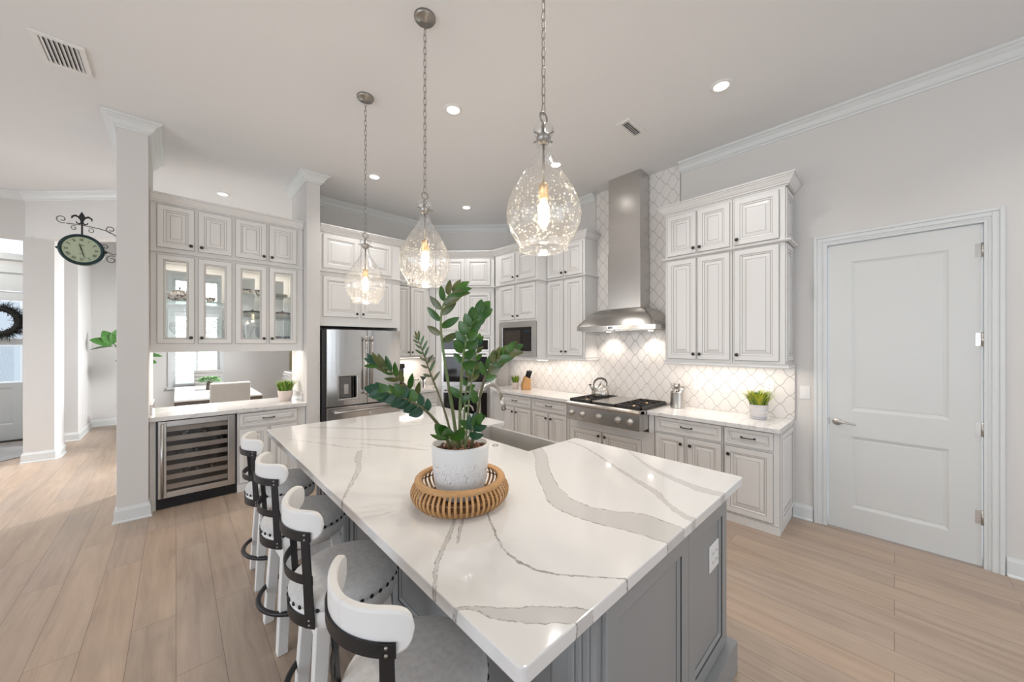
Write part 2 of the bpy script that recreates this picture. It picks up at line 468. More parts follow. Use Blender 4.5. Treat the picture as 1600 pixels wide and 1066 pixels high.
VEINS = [
 ('band', [(0.50, 1.330, 0.070), (0.60, 1.330, 0.076), (0.72, 1.310, 0.086), (0.80, 1.268, 0.070), (0.95, 1.240, 0.058), (1.05, 1.268, 0.060), (1.14, 1.330, 0.050), (1.30, 1.455, 0.052), (1.55, 1.697, 0.048), (1.63, 1.750, 0.040)]),
 ('band', [(0.50, 1.500, 0.012), (0.58, 1.512, 0.018), (0.66, 1.556, 0.014), (0.77, 1.653, 0.020), (0.90, 1.724, 0.016), (1.05, 1.806, 0.010), (1.26, 1.929, 0.007), (1.49, 2.043, 0.006), (1.64, 2.063, 0.004)], 0.7),
 ('band', [(0.50, 1.875, 0.020), (0.60, 1.845, 0.030), (0.72, 1.866, 0.026), (0.86, 1.920, 0.020), (0.98, 1.991, 0.014), (1.21, 2.185, 0.006)], 0.55),
 ('line', [(0.50, 1.020, 0.0016), (0.54, 0.987, 0.0016), (0.62, 0.914, 0.002), (0.70, 0.846, 0.002), (0.785, 0.808, 0.0026), (0.86, 0.803, 0.002), (0.96, 0.838, 0.002), (1.12, 0.924, 0.002), (1.25, 1.02, 0.001)]),
 ('band', [(0.50, 0.815, 0.036), (0.54, 0.772, 0.034), (0.60, 0.715, 0.040), (0.65, 0.666, 0.038), (0.70, 0.618, 0.026), (0.75, 0.586, 0.012), (0.80, 0.540, 0.004), (0.84, 0.520, 0.003)]),
 ('band', [(0.86, 0.513, 0.005), (0.94, 0.566, 0.006), (1.02, 0.627, 0.008), (1.11, 0.724, 0.010), (1.21, 0.822, 0.005), (1.30, 0.90, 0.003)], 0.9),
 ('line', [(1.05, 0.722, 0.002), (1.12, 0.780, 0.006), (1.21, 0.861, 0.003)], 0.8),
 ('band', [(1.66, 0.527, 0.002), (1.764, 0.585, 0.005), (1.905, 0.663, 0.010), (2.03, 0.735, 0.014), (2.13, 0.775, 0.010), (2.25, 0.815, 0.018), (2.41, 0.885, 0.010)], 0.8),
 ('line', [(2.38, 1.05, 0.001), (2.478, 0.895, 0.003), (2.688, 0.784, 0.004), (2.893, 0.685, 0.002), (3.05, 0.60, 0.001)], 0.7),
 ('soft', [(2.38, 1.228, 0.014), (2.55, 1.103, 0.018), (2.822, 0.889, 0.015), (3.05, 0.704, 0.008)]),
 ('soft', [(2.10, 1.215, 0.014), (2.40, 1.045, 0.030), (2.60, 0.93, 0.006)]),
 ('soft', [(2.80, 1.66, 0.020), (2.845, 1.40, 0.05), (2.90, 1.253, 0.040), (3.10, 1.06, 0.034), (3.37, 0.815, 0.026)]),
 ('line', [(2.30, 1.95, 0.001), (2.60, 1.80, 0.004), (2.82, 1.652, 0.004), (2.97, 1.528, 0.003), (3.14, 1.426, 0.001)], 0.6),
 ('soft', [(1.75, 1.45, 0.004), (2.0, 1.33, 0.012), (2.30, 1.22, 0.008)]),
]
QISL = quartz('veined_quartz_island', VEINS)
QCTR = quartz('white_quartz_counter')

def fabric(name, c1, c2, sc=420):
    m = principled(name, c1, 0.9); v = coords(m)
    n = noise(m, v, sc, 3, 0.7); n2 = noise(m, v, sc/9, 2)
    c = mixc(m, mathn(m, 'MULTIPLY_ADD', mathn(m, 'ADD', n, mathn(m, 'MULTIPLY', n2, 0.5)), 1.8, -0.85, True), c1, c2)
    L(m, c, bsdf(m).inputs['Base Color']); bump(m, n, 0.3, 0.002)
    bsdf(m).inputs['Sheen Weight'].default_value = 0.25
    return m
FABRIC = fabric('grey_heather_fabric', (0.46, 0.455, 0.445), (0.74, 0.73, 0.715))
LINEN = fabric('greige_linen', (0.42, 0.40, 0.375), (0.52, 0.50, 0.47), 300)

def whitewash():
    m = principled('whitewashed_wood', (0.8, 0.8, 0.78), 0.55); v = coords(m, 'Object', (18, 18, 1.6))
    n = noise(m, v, 2.2, 5, 0.65); n2 = noise(m, coords(m), 9, 3)
    f = mathn(m, 'MULTIPLY', mathn(m, 'MULTIPLY_ADD', n, 3.4, -1.95, True), mathn(m, 'MULTIPLY_ADD', n2, 2.2, -0.6, True))
    L(m, mixc(m, f, (0.80, 0.79, 0.77), (0.42, 0.39, 0.36)), bsdf(m).inputs['Base Color'])
    bump(m, n, 0.12, 0.002); return m
WHITEWOOD = whitewash()

def wood(name, c1, c2, rough=0.5, sc=(3, 3, 30)):
    m = principled(name, c1, rough); n = noise(m, coords(m, 'Object', sc), 3, 5, 0.6, 0.8)
    L(m, mixc(m, n, c1, c2), bsdf(m).inputs['Base Color']); return m
RATTAN = wood('rattan_cane', (0.62, 0.36, 0.155), (0.44, 0.23, 0.085), 0.45, (20, 20, 20))
RATTAND = wood('dark_rattan', (0.26, 0.12, 0.05), (0.16, 0.07, 0.03), 0.55, (30, 30, 30))
KNIFEWOOD = wood('blond_knife_block_wood', (0.60, 0.33, 0.13), (0.50, 0.26, 0.10), 0.45)
DARKWOOD = wood('dark_table_wood', (0.10, 0.075, 0.06), (0.06, 0.045, 0.035), 0.4)
LIGHTWOOD = wood('pale_stand_wood', (0.55, 0.38, 0.20), (0.45, 0.30, 0.15), 0.5)
TABLETOP = principled('glossy_white_tabletop', (0.72, 0.71, 0.69), 0.15)

def leafmat(name, c1, c2, rough=0.28):
    m = principled(name, c1, rough)
    n = noise(m, coords(m), 16, 2)
    L(m, mixc(m, mathn(m, 'MULTIPLY_ADD', n, 2.4, -0.75, True), c1, c2), bsdf(m).inputs['Base Color'])
    return m
LEAF = leafmat('zz_leaf', (0.018, 0.080, 0.010), (0.055, 0.150, 0.018))
LEAFO = leafmat('zz_leaf_olive', (0.040, 0.078, 0.018), (0.15, 0.145, 0.045))
LEAFT = leafmat('zz_leaf_teal', (0.006, 0.048, 0.030), (0.016, 0.080, 0.030))
STEM = leafmat('zz_stem', (0.13, 0.22, 0.07), (0.17, 0.17, 0.08), 0.5)
STEMD = leafmat('zz_stem_dark', (0.10, 0.12, 0.05), (0.13, 0.10, 0.06), 0.5)
FIG = leafmat('fig_leaf', (0.05, 0.17, 0.03), (0.10, 0.26, 0.05), 0.4)
GRASSY = principled('yellow_green_grass', (0.50, 0.52, 0.05), 0.55)
GRASSD = principled('deep_green_grass', (0.06, 0.17, 0.02), 0.55)
GRASSM = principled('mid_green_grass', (0.16, 0.30, 0.04), 0.55)
SOIL = principled('bark_mulch', (0.12, 0.05, 0.03), 0.8)
_n = noise(SOIL, coords(SOIL), 60, 3); L(SOIL, ramp(SOIL, _n, [(0.35, (0.03, 0.012, 0.008)), (0.5, (0.16, 0.065, 0.035)), (0.68, (0.42, 0.26, 0.18))]), bsdf(SOIL).inputs['Base Color'])
bump(SOIL, _n, 0.9, 0.02)

def pot_mat():
    m = principled('carved_marbled_ceramic', (0.74, 0.73, 0.71), 0.35); v = coords(m)
    s = N(m, 'ShaderNodeSeparateXYZ'); L(m, v, s.inputs[0])
    # looping relief lines over the lower two thirds
    at = mathn(m, 'ARCTAN2', s.outputs[1], s.outputs[0])
    cb = N(m, 'ShaderNodeCombineXYZ'); L(m, mathn(m, 'MULTIPLY', at, 3.2), cb.inputs[0]); L(m, mathn(m, 'MULTIPLY', s.outputs[2], 13.0), cb.inputs[1])
    n = noise(m, cb.outputs[0], 1.0, 0, 0.5, 1.6)
    e = mathn(m, 'ABSOLUTE', mathn(m, 'SUBTRACT', mathn(m, 'FRACT', mathn(m, 'MULTIPLY', n, 4.0)), 0.5))
    f = N(m, 'ShaderNodeMapRange'); L(m, e, f.inputs[0]); f.inputs['From Min'].default_value = 0.070; f.inputs['From Max'].default_value = 0.03
    hz = N(m, 'ShaderNodeMapRange'); L(m, s.outputs[2], hz.inputs[0]); hz.inputs['From Min'].default_value = 0.185; hz.inputs['From Max'].default_value = 0.13
    f = mathn(m, 'MULTIPLY', f.outputs[0], hz.outputs[0])
    lo = N(m, 'ShaderNodeMapRange'); L(m, s.outputs[2], lo.inputs[0]); lo.inputs['From Min'].default_value = 0.055; lo.inputs['From Max'].default_value = 0.015
    mb = mathn(m, 'MULTIPLY', lo.outputs[0], noise(m, v, 30, 4, 0.7))
    c = mixc(m, mathn(m, 'MULTIPLY', f, 0.95), (0.76, 0.755, 0.745), (0.33, 0.345, 0.37))
    c = mixc(m, mb, c, (0.30, 0.31, 0.35)); L(m, c, bsdf(m).inputs['Base Color'])
    bump(m, mathn(m, 'MULTIPLY', f, -1), 0.3, 0.003); return m
POT = pot_mat()
CERAMIC = principled('white_ceramic', (0.80, 0.79, 0.77), 0.2)
CERAPINK = principled('blush_ceramic', (0.70, 0.60, 0.55), 0.45)
CERASTRIPE = principled('banded_ceramic', (0.7, 0.7, 0.72), 0.4)
_v = coords(CERASTRIPE, 'Object', (2, 2, 60)); _w = noise(CERASTRIPE, _v, 1.2, 2)
L(CERASTRIPE, ramp(CERASTRIPE, _w, [(0.35, (0.42, 0.45, 0.55)), (0.5, (0.75, 0.74, 0.74)), (0.65, (0.72, 0.58, 0.50))]), bsdf(CERASTRIPE).inputs['Base Color'])
GOLD = principled('dark_rim', (0.05, 0.04, 0.03), 0.3, 0.5)
PRINTC = principled('printed_porcelain', (0.78, 0.77, 0.75), 0.15)
_n = noise(PRINTC, coords(PRINTC), 45, 3, 0.6); L(PRINTC, ramp(PRINTC, _n, [(0.40, (0.12, 0.11, 0.12)), (0.46, (0.55, 0.42, 0.38)), (0.52, (0.78, 0.77, 0.75))]), bsdf(PRINTC).inputs['Base Color'])
CLOCKF = principled('sage_clock_face', (0.44, 0.50, 0.345), 0.5)
CLOCKG = principled('dark_green_clock_case', (0.012, 0.035, 0.035), 0.3, 0.3)
INK = principled('clock_ink', (0.05, 0.06, 0.04), 0.6)
RUG = fabric('grey_rug_pile', (0.24, 0.23, 0.23), (0.42, 0.41, 0.41), 90)
FROST = principled('frosted_door_glass', (0.62, 0.67, 0.72), 0.25)
bsdf(FROST).inputs['Emission Color'].default_value = (0.82, 0.90, 1.0, 1); bsdf(FROST).inputs['Emission Strength'].default_value = 0.55  # panes glow by themselves in place of daylight behind them
SKYPANE = emission('daylit_transom', (1.0, 1.0, 1.0), 1.2)
WREATH = principled('dark_pine', (0.012, 0.014, 0.012), 0.7)
BLIND = principled('white_blind_slat', (0.86, 0.86, 0.86), 0.5)
OUTSIDE = emission('bright_garden_daylight', (0.86, 0.95, 0.92), 1.6)
ANTIQUE = principled('antique_gold_frame', (0.36, 0.31, 0.18), 0.45, 0.4)
COPPER = principled('bottle_foil', (0.25, 0.23, 0.22), 0.3, 0.8)
BOTTLE = principled('dark_bottle_glass', (0.02, 0.03, 0.025), 0.1)

# ------------------------------------------------------------------ the room shell
ZC = 3.65
XW = 4.20
# floor and ceiling
m = MB(); m.box(-5.2, 4.4, -4.7, 10.8, -0.12, 0.0); struct(m.build('floor', FLOOR))
m = MB(); m.box(-5.2, 4.4, -4.7, 10.8, ZC, ZC+0.12); struct(m.build('ceiling', CEIL))
# right wall with the door opening
DY0, DY1, DZ = -0.432, 0.402, 2.465
m = MB()
m.box(XW, XW+0.14, -4.6, DY0-0.012, 0, ZC); m.box(XW, XW+0.14, DY1+0.012, 5.7, 0, ZC); m.box(XW, XW+0.14, DY0-0.012, DY1+0.012, DZ+0.012, ZC)
struct(m.build('wall_right', WALL))
m = MB(); m.prism([(XW, 4.58), (XW+0.1, 4.68), (3.38, 5.62), (3.28, 5.5)], 0, ZC); struct(m.build('wall_corner', WALL))
m = MB(); m.box(1.285, 3.5, 5.5, 5.64, 0, ZC); struct(m.build('wall_fridge', WALL))
m = MB(); m.box(1.14, 1.285, 4.80, 5.56, 0, ZC); struct(m.build('wall_pier', WALL, bevel=0.004))
m = MB(); m.box(-0.388, -0.187, 4.75, 5.70, 0, ZC); struct(m.build('wall_column', WALL, bevel=0.004))
# entry side: header over the openings, entry column, hallway walls
m = MB(); m.box(-5.1, -1.5, 8.1, 8.3, 3.04, ZC); m.box(-5.1, -2.75, 8.1, 8.3, 0, 3.04); struct(m.build('wall_entry', WALL))
m = MB(); m.prism([(-1.5, 8.1), (-0.35, 6.95), (-0.21, 7.09), (-1.42, 8.3), (-1.5, 8.3)], 3.04, ZC); struct(m.build('wall_header', WALL))
m = MB(); m.prism([(-1.5, 8.0), (-1.235, 8.0), (-1.205, 8.06), (-1.205, 8.38), (-1.5, 8.38)], 0, 3.04); struct(m.build('wall_post', WALL))
m = MB(); m.box(-1.62, -1.19, 9.3, 10.0, 0, ZC); struct(m.build('wall_hall', WALL))
m = MB(); m.box(-1.33, -1.19, 10.0, 10.6, 0, ZC); struct(m.build('wall_hall_return', WALL))
# entry front wall around the front door and transom
m = MB(); m.box(-5.1, -3.0, 10.0, 10.15, 0, ZC); m.box(-1.76, -1.3, 10.0, 10.15, 0, ZC); m.box(-3.0, -1.76, 10.0, 10.15, 2.86, 3.06); m.box(-3.0, -1.76, 10.0, 10.15, 3.42, ZC)
struct(m.build('wall_front', WALL))
# dining far wall with the window opening
WX0, WX1 = -0.055, 0.735
m = MB()
m.box(-1.4, WX0, 10.6, 10.75, 0, ZC); m.box(WX1, 2.4, 10.6, 10.75, 0, ZC)
m.box(WX0, WX1, 10.6, 10.75, 0, 0.68); m.box(WX0, WX1, 10.6, 10.75, 2.30, 2.52); m.box(WX0, WX1, 10.6, 10.75, 3.03, ZC)
struct(m.build('wall_dining_far', WALL))
m = MB(); m.box(2.3, 2.42, 5.64, 10.75, 0, ZC); struct(m.build('wall_dining_side', WALL))
# living side, behind the camera, with glazed openings
m = MB(); m.box(-5.1, -2.7, -4.6, -4.45, 0, ZC); m.box(3.1, 4.34, -4.6, -4.45, 0, ZC); m.box(-2.7, 3.1, -4.6, -4.45, 2.8, ZC); m.box(-2.7, 3.1, -4.6, -4.45, 0, 0.12)
struct(m.build('wall_rear', WALL))
m = MB(); m.box(-5.1, -4.95, -4.6, -1.9, 0, ZC); m.box(-5.1, -4.95, 3.5, 10.1, 0, ZC); m.box(-5.1, -4.95, -1.9, 3.5, 2.8, ZC); m.box(-5.1, -4.95, -1.9, 3.5, 0, 0.12)
struct(m.build('wall_left', WALL))

# windows
def window(name, x0, x1, y, z0, z1, mull=(), rails=(), fw=0.05, axis='x', d=0.06):
    f = MB(); g = MB()
    def bx(mb, a0, a1, c0, c1, e=0.0):
        if axis == 'x': mb.box(a0, a1, y-d/2+e, y+d/2-e, c0, c1)
        else: mb.box(y-d/2+e, y+d/2-e, a0, a1, c0, c1)
    bx(f, x0, x0+fw, z0, z1); bx(f, x1-fw, x1, z0, z1); bx(f, x0+fw, x1-fw, z0, z0+fw); bx(f, x0+fw, x1-fw, z1-fw, z1)
    for q in mull: bx(f, q-0.02, q+0.02, z0+fw, z1-fw, 0.006)
    for q in rails: bx(f, x0+fw, x1-fw, q-0.02, q+0.02, 0.008)
    o = struct(f.build(name, TRIM)); bx(g, x0+fw, x1-fw, z0+fw, z1-fw, d/2-0.003)
    g.build('pane', PANE, o); return o
w = window('window_1', WX0, WX1, 10.66, 0.68, 2.30, mull=(0.34,), rails=(1.50,))
# casing and sill
c = MB()
for a, b, z0, z1 in ((WX0-0.07, WX0, 0.66, 2.37), (WX1, WX1+0.07, 0.66, 2.37)): c.box(a, b, 10.578, 10.6, z0, z1)
c.box(WX0-0.07, WX1+0.07, 10.575, 10.6, 2.30, 2.38); c.box(WX0-0.09, WX1+0.09, 10.55, 10.6, 0.63, 0.68)
c.build('window_casing', TRIM, w)
w2 = window('window_2', WX0, WX1, 10.66, 2.52, 3.03)
c = MB(); c.box(WX0-0.07, WX0, 10.578, 10.6, 2.45, 3.10); c.box(WX1, WX1+0.07, 10.578, 10.6, 2.45, 3.10); c.box(WX0, WX1, 10.578, 10.6, 2.45, 2.52); c.box(WX0, WX1, 10.578, 10.6, 3.03, 3.10)
c.build('window_casing', TRIM, w2)
window('window_3', -3.0, -1.76, 10.06, 3.06, 3.42, mull=(-2.38,))
window('window_4', -2.7, 3.1, -4.52, 0.12, 2.8, mull=(-1.25, 0.2, 1.65), rails=())
window('window_5', -1.9, 3.5, -5.02, 0.12, 2.8, mull=(-0.55, 0.8, 2.15), axis='y')
# bright garden beyond the dining window and the transom over the entry door
hd = MB(); hd.box(-1.2, 2.0, 12.4, 12.9, -0.1, 4.2)
tag(hd.build('garden_hedge', principled('sunlit_hedge', (0.42, 0.47, 0.42), 0.9)), 'pale sunlit hedge outside the dining room window', 'hedge')

# horizontal blind on the dining window
bl = thing('window_blind', 'white horizontal slat blind in the dining room window', 'blind', (0.34, 10.60, 0))
b = MB(); b.box(-0.385, 0.385, -0.045, 0.0, 2.20, 2.295); b.build('valance', BLIND, bl)
b = MB()
for i in range(33):
    z = 0.74+i*0.0445; M = Matrix.Translation((0, 0.012, z)) @ Matrix.Rotation(R_(-16), 4, 'X')
    b.box(-0.36, 0.36, -0.024, 0.024, -0.0015, 0.0015, 0, M)
b.build('slats', BLIND, bl)
b = MB(); b.box(-0.36, 0.36, -0.012, 0.024, 0.695, 0.715); b.build('bottom_rail', BLIND, bl)

# mouldings
CROWN = [(0, ZC-0.105), (0.010, ZC-0.105), (0.014, ZC-0.092), (0.024, ZC-0.088), (0.032, ZC-0.080), (0.046, ZC-0.050), (0.066, ZC-0.034), (0.072, ZC-0.026), (0.086, ZC-0.022), (0.092, ZC-0.012), (0.092, ZC-0.001), (0, ZC-0.001)]
def trim(name, path, prof, sgn, mat=TRIM, closed=False):
    q = MB(); q.sweep(path, prof, 0, closed, sgn); return struct(q.build(name, mat))
trim('trim_1', [(XW, -4.44), (XW, 1.664)], CROWN, -1)
trim('trim_2', [(XW, 2.79), (XW, 4.58), (3.28, 5.5), (1.285, 5.5), (1.285, 4.80), (1.14, 4.80), (1.14, 5.56)], CROWN, -1)
trim('trim_3', [(-0.187, 5.70), (-0.187, 4.75), (-0.388, 4.75), (-0.388, 5.70)], CROWN, -1)
trim('trim_4', [(-4.9, 8.1), (-1.5, 8.1), (-0.35, 6.95)], CROWN, 1)
BASE = [(0, 0), (0.016, 0), (0.016, 0.105), (0.010, 0.118), (0.008, 0.130), (0, 0.132)]
BASEQ = [(0, 0), (0.026, 0), (0.026, 0.008), (0.016, 0.018), (0.016, 0.105), (0.010, 0.118), (0.008, 0.130), (0, 0.132)]
trim('baseboard_right', [(XW, -4.44), (XW, DY0-0.10)], BASEQ, -1)
trim('baseboard_right_2', [(XW, DY1+0.10), (XW, 0.645)], BASEQ, -1)
trim('baseboard_column', [(-0.187, 5.70), (-0.187, 4.75), (-0.388, 4.75), (-0.388, 5.70)], BASEQ, -1)
trim('baseboard_post', [(-1.205, 8.38), (-1.205, 8.06), (-1.235, 8.0), (-1.5, 8.0), (-1.5, 8.38)], BASEQ, -1)
trim('baseboard_hall', [(-1.62, 9.3), (-1.19, 9.3), (-1.19, 10.6), (2.3, 10.6)], BASEQ, 1)
# jamb and casing of the pantry door
CAS = 0.092
def casing(q, o, i0, i1, x0, x1):     # stepped profile of a door casing (i0..i1 measured out from the opening)
    q.box(x0, x1, DY0-i1, DY0-i0, 0, DZ+i1); q.box(x0, x1, DY1+i0, DY1+i1, 0, DZ+i1); q.box(x0, x1, DY0-i0, DY1+i0, DZ+i0, DZ+i1)
q = MB(); casing(q, 0, 0.004, 0.092, XW-0.012, XW); casing(q, 0, 0.022, 0.030, XW-0.016, XW-0.012); casing(q, 0, 0.038, 0.070, XW-0.018, XW-0.012); casing(q, 0, 0.070, 0.092, XW-0.024, XW-0.012)
q.box(XW, XW+0.14, DY0-0.012, DY0-0.003, 0, DZ); q.box(XW, XW+0.14, DY1+0.003, DY1+0.012, 0, DZ); q.box(XW, XW+0.14, DY0-0.003, DY1+0.003, DZ+0.003, DZ+0.012)
struct(q.build('trim_5', TRIM, bevel=0.002))

# pantry door: two recessed panels (local x = -world y)
def door_leaf(name, loc, rotz, w, h, panels, mat=DOORP, gl=None):
    """leaf facing local -y, built from rails and stiles around bevelled recessed panels"""
    dr = MB(); th = 0.04
    xs = [0, panels[0][0], panels[0][1], w]
    zs = sorted([0, h]+[z for p in panels for z in (p[2], p[3])])
    dr.box(0, xs[1], 0, th, 0, h); dr.box(xs[2], w, 0, th, 0, h)
    for i in range(0, len(zs)-1, 2): dr.box(xs[1], xs[2], 0, th, zs[i], zs[i+1])
    for k, p in enumerate(panels):
        prof = [(0, 0.0, 0), (0.008, 0.0005, 0), (0.020, 0.007, 0), (0.034, 0.010, 0), (0.040, 0.008, 0), (0.046, 0.008, 0)]
        dr.rings(p[0], p[1], p[2], p[3], prof, th)
    o = dr.build(name, mat, None, loc, (0, 0, rotz)); return struct(o)
W_ = DY1-DY0-0.006
door = door_leaf('door_1', (XW+0.004, DY1-0.003, 0.012), -PI/2, W_, DZ-0.016, [(0.142, W_-0.142, 0.19, 0.81), (0.142, W_-0.142, 1.015, 2.30)])
h = MB(); rosM = Matrix.Rotation(PI/2, 4, 'X')
h.lathe([(0.031, 0), (0.031, 0.006), (0.026, 0.011), (0.013, 0.013), (0.011, 0.045), (0.0, 0.046)], 28, (0.058, 0, 0.915), 0, rosM)
h.tube([(0.058, -0.040, 0.915), (0.075, -0.046, 0.917), (0.11, -0.048, 0.917), (0.15, -0.047, 0.912), (0.178, -0.046, 0.910)], [0.010, 0.0095, 0.008, 0.007, 0.006], 10)
tag(h.build('door_handle', CHROME, door), 'satin nickel lever handle')
lp = MB(); lp.box(-0.0005, 0.012, -0.003, 0.0, 0.885, 0.945); lp.build('latch_plate', CHROME, door)
for z in (0.30, 0.93, 1.575, 2.215):
    hg = MB(); hg.box(W_-0.030, W_, -0.002, 0.0, z, z+0.095); hg.cyl((W_+0.002, -0.007, z-0.003), (W_+0.002, -0.007, z+0.098), 0.007, 12)
    hg.box(W_+0.002, W_+0.006, -0.006, 0.002, z, z+0.095); hg.build('hinge', CHROME, door)

# entry door with frosted lights
ent = door_leaf('door_2', (-2.86, 9.99, 0.01), 0, 1.02, 2.46, [(0.12, 0.90, 0.26, 0.88)], TRIM)
g = MB(); g.rings(0.06, 0.985, 0.95, 1.58, [(0, -0.004, 0), (0.02, -0.004, 0), (0.03, 0.004, 0)], 0.0); g.build('frosted_light', [FROST], ent)
g = MB(); g.rings(0.06, 0.985, 1.68, 2.31, [(0, -0.004, 0), (0.02, -0.004, 0), (0.03, 0.004, 0)], 0.0); g.build('frosted_light', [FROST], ent)
q = MB(); q.box(-3.0, -2.87, 9.97, 10.0, 0, 2.86); q.box(-1.83, -1.76, 9.97, 10.0, 0, 2.86); q.box(-2.87, -1.83, 9.97, 10.0, 2.48, 2.70); q.box(-3.0, -1.76, 9.955, 10.0, 2.78, 2.90); q.box(-2.87, -1.83, 9.98, 10.0, 2.70, 2.78); q.box(-3.0, -1.76, 9.96, 10.0, 3.0, 3.06)
struct(q.build('trim_6', TRIM))
th_ = MB(); th_.box(-3.0, -1.76, 9.90, 10.02, 0, 0.018); struct(th_.build('trim_7', DARKIN))

# tiled backsplash with a full-height strip behind the hood
q = MB(); q.box(XW-0.010, XW, 0.632, 4.50, 0.90, 1.43); q.box(XW-0.010, XW, 1.670, 2.785, 1.43, ZC)
struct(q.build('wall_backsplash', TILE))
EDG = principled('grey_tile_edge', (0.42, 0.40, 0.39), 0.4)
q = MB(); q.box(XW-0.013, XW, 0.624, 0.632, 0.90, 1.415); q.box(XW-0.013, XW, 1.664, 1.670, 1.43, ZC); q.box(XW-0.013, XW, 2.785, 2.790, 1.43, ZC)
struct(q.build('trim_8', EDG))

# ------------------------------------------------------------------ recessed ceiling lights and vents
spots = [(3.153, 0.938, 'nearest the pantry door'), (1.765, 2.633, 'just right of the middle pendant chain'),
         (1.77, 4.347, 'behind the chain of the farthest pendant'), (3.16, 2.64, 'behind the neck of the nearest pendant'),
         (3.172, 4.379, 'in front of the corner oven cabinet'), (0.465, 6.26, 'above the dining room beyond the glass cabinets')]
for x, y, where in spots:
    t = thing('recessed_light', 'round lit recessed ceiling light '+where, 'ceiling light', (x, y, ZC), 0, 'recessed ceiling lights')
    r = MB(); r.lathe([(0.050, -0.002), (0.056, -0.010), (0.076, -0.006), (0.080, 0.0)], 32, cap=False); r.build('trim_ring', PLASTIC, t)
    r = MB(); r.lathe([(0.0, -0.006), (0.052, -0.006)], 32, cap=False); r.build('lens', LED, t)
    d = bpy.data.lights.new('downlight', 'SPOT'); d.energy = 42 if y < 6 else 200; d.spot_size = R_(125); d.spot_blend = 0.8; d.shadow_soft_size = 0.05; d.color = (1.0, 0.965, 0.93)
    lo = bpy.data.objects.new('downlight', d); COL.objects.link(lo); lo.location = (0, 0, -0.02); lo.parent = t
for x, y in ((1.77, 0.94), (3.15, -0.80), (1.77, -0.80)):  # unseen downlights added along the ceiling grid to brighten the kitchen
    t = thing('recessed_light', 'added recessed ceiling light overhead, unseen above the view', 'ceiling light', (x, y, ZC), 0, 'added ceiling lights overhead')
    r = MB(); r.lathe([(0.050, -0.002), (0.056, -0.010), (0.076, -0.006), (0.080, 0.0)], 32, cap=False); r.build('trim_ring', PLASTIC, t)
    r = MB(); r.lathe([(0.0, -0.006), (0.052, -0.006)], 32, cap=False); r.build('lens', LED, t)
    d = bpy.data.lights.new('downlight', 'SPOT'); d.energy = 42; d.spot_size = R_(125); d.spot_blend = 0.8; d.shadow_soft_size = 0.05; d.color = (1.0, 0.965, 0.93)
    lo = bpy.data.objects.new('downlight', d); COL.objects.link(lo); lo.location = (0, 0, -0.02); lo.parent = t
def vent(label, x0, x1, y0, y1, along):
    t = thing('ceiling_vent', label, 'ceiling vent', ((x0+x1)/2, (y0+y1)/2, ZC))
    a, b = (x1-x0)/2, (y1-y0)/2; f = MB(); e = 0.034
    for p in ((-a, a, -b, -b+e), (-a, a, b-e, b), (-a, -a+e, -b+e, b-e), (a-e, a, -b+e, b-e)): f.box(p[0], p[1], p[2], p[3], -0.012, 0)
    f.build('frame', PLASTIC, t, bevel=0.003)
    k = MB(); k.box(-a+e, a-e, -b+e, b-e, -0.001, 0.0); k.build('backing', DARKIN, t)
    s = MB(); n = 8 if (x1-x0) < 0.3 else 4
    for i in range(n):
        if along == 'y':
            M = Matrix.Translation((0, -b+e+(2*b-2*e)*(i+0.5)/n, -0.008)) @ Matrix.Rotation(R_(38), 4, 'X'); s.box(-a+e, a-e, -0.011, 0.011, -0.001, 0.001, 0, M)
        else:
            M = Matrix.Translation((-a+e+(2*a-2*e)*(i+0.5)/n, 0, -0.008)) @ Matrix.Rotation(R_(38), 4, 'Y'); s.box(-0.011, 0.011, -b+e, b-e, -0.001, 0.001, 0, M)
    s.build('louvers', PLASTIC, t)
vent('white louvered ceiling vent at the left of the ceiling near the column', -0.703, -0.461, 3.83, 4.20, 'x')
vent('small white louvered ceiling vent in front of the range hood', 2.99, 3.31, 1.635, 1.775, 'y')

# ------------------------------------------------------------------ switches and outlets
def plate(label, loc, rotz, w=0.075, h=0.118, kind='switch', n=1, mat=PLASTIC, cat='light switch'):
    t = thing('wall_'+('switch' if kind == 'switch' else 'outlet'), label, cat, loc, rotz)
    p = MB(); p.box(-w/2, w/2, -0.006, 0, -h/2, h/2); p.build('cover_plate', mat, t, bevel=0.003)
    for i in range(n):
        cx = (i-(n-1)/2)*0.046
        if kind == 'switch':
            r = MB(); r.box(cx-0.016, cx+0.016, -0.010, -0.006, -0.033, 0.033); r.build('rocker', mat, t, bevel=0.002)
        else:
            for s in (-1, 1):
                r = MB(); r.box(cx-0.016, cx+0.016, -0.008, -0.006, s*0.020-0.013, s*0.020+0.013)
                r.box(cx-0.007, cx-0.005, -0.0085, -0.008, s*0.020-0.005, s*0.020+0.005, 1); r.box(cx+0.005, cx+0.007, -0.0085, -0.008, s*0.020-0.005, s*0.020+0.005, 1)
                r.build('socket', [mat, DARKIN], t, bevel=0)
    return t
plate('white rocker light switch on the wall beside the pantry door', (XW, 0.560, 1.158), -PI/2)
plate('white outlet on the tiled wall between the utensil can and the potted grass', (XW-0.010, 1.48, 1.155), -PI/2, kind='outlet', cat='outlet')
plate('white outlet on the tiled wall above the yellow-green potted grass', (XW-0.010, 0.83, 1.19), -PI/2, kind='outlet', cat='outlet')
plate('white outlet on the tiled wall left of the kettle', (XW-0.010, 2.80, 1.16), -PI/2, kind='outlet', cat='outlet')
plate('white outlet on the tiled wall right of the knife block', (XW-0.010, 3.62, 1.19), -PI/2, kind='outlet', cat='outlet')
plate('white outlet on the pier above the end of the bar counter', (1.14, 5.30, 1.17), PI/2-PI, kind='outlet', cat='outlet')
plate('white outlet low on the bright hallway wall behind the entry post', (-1.19, 9.75, 0.42), PI/2, kind='outlet', cat='outlet')

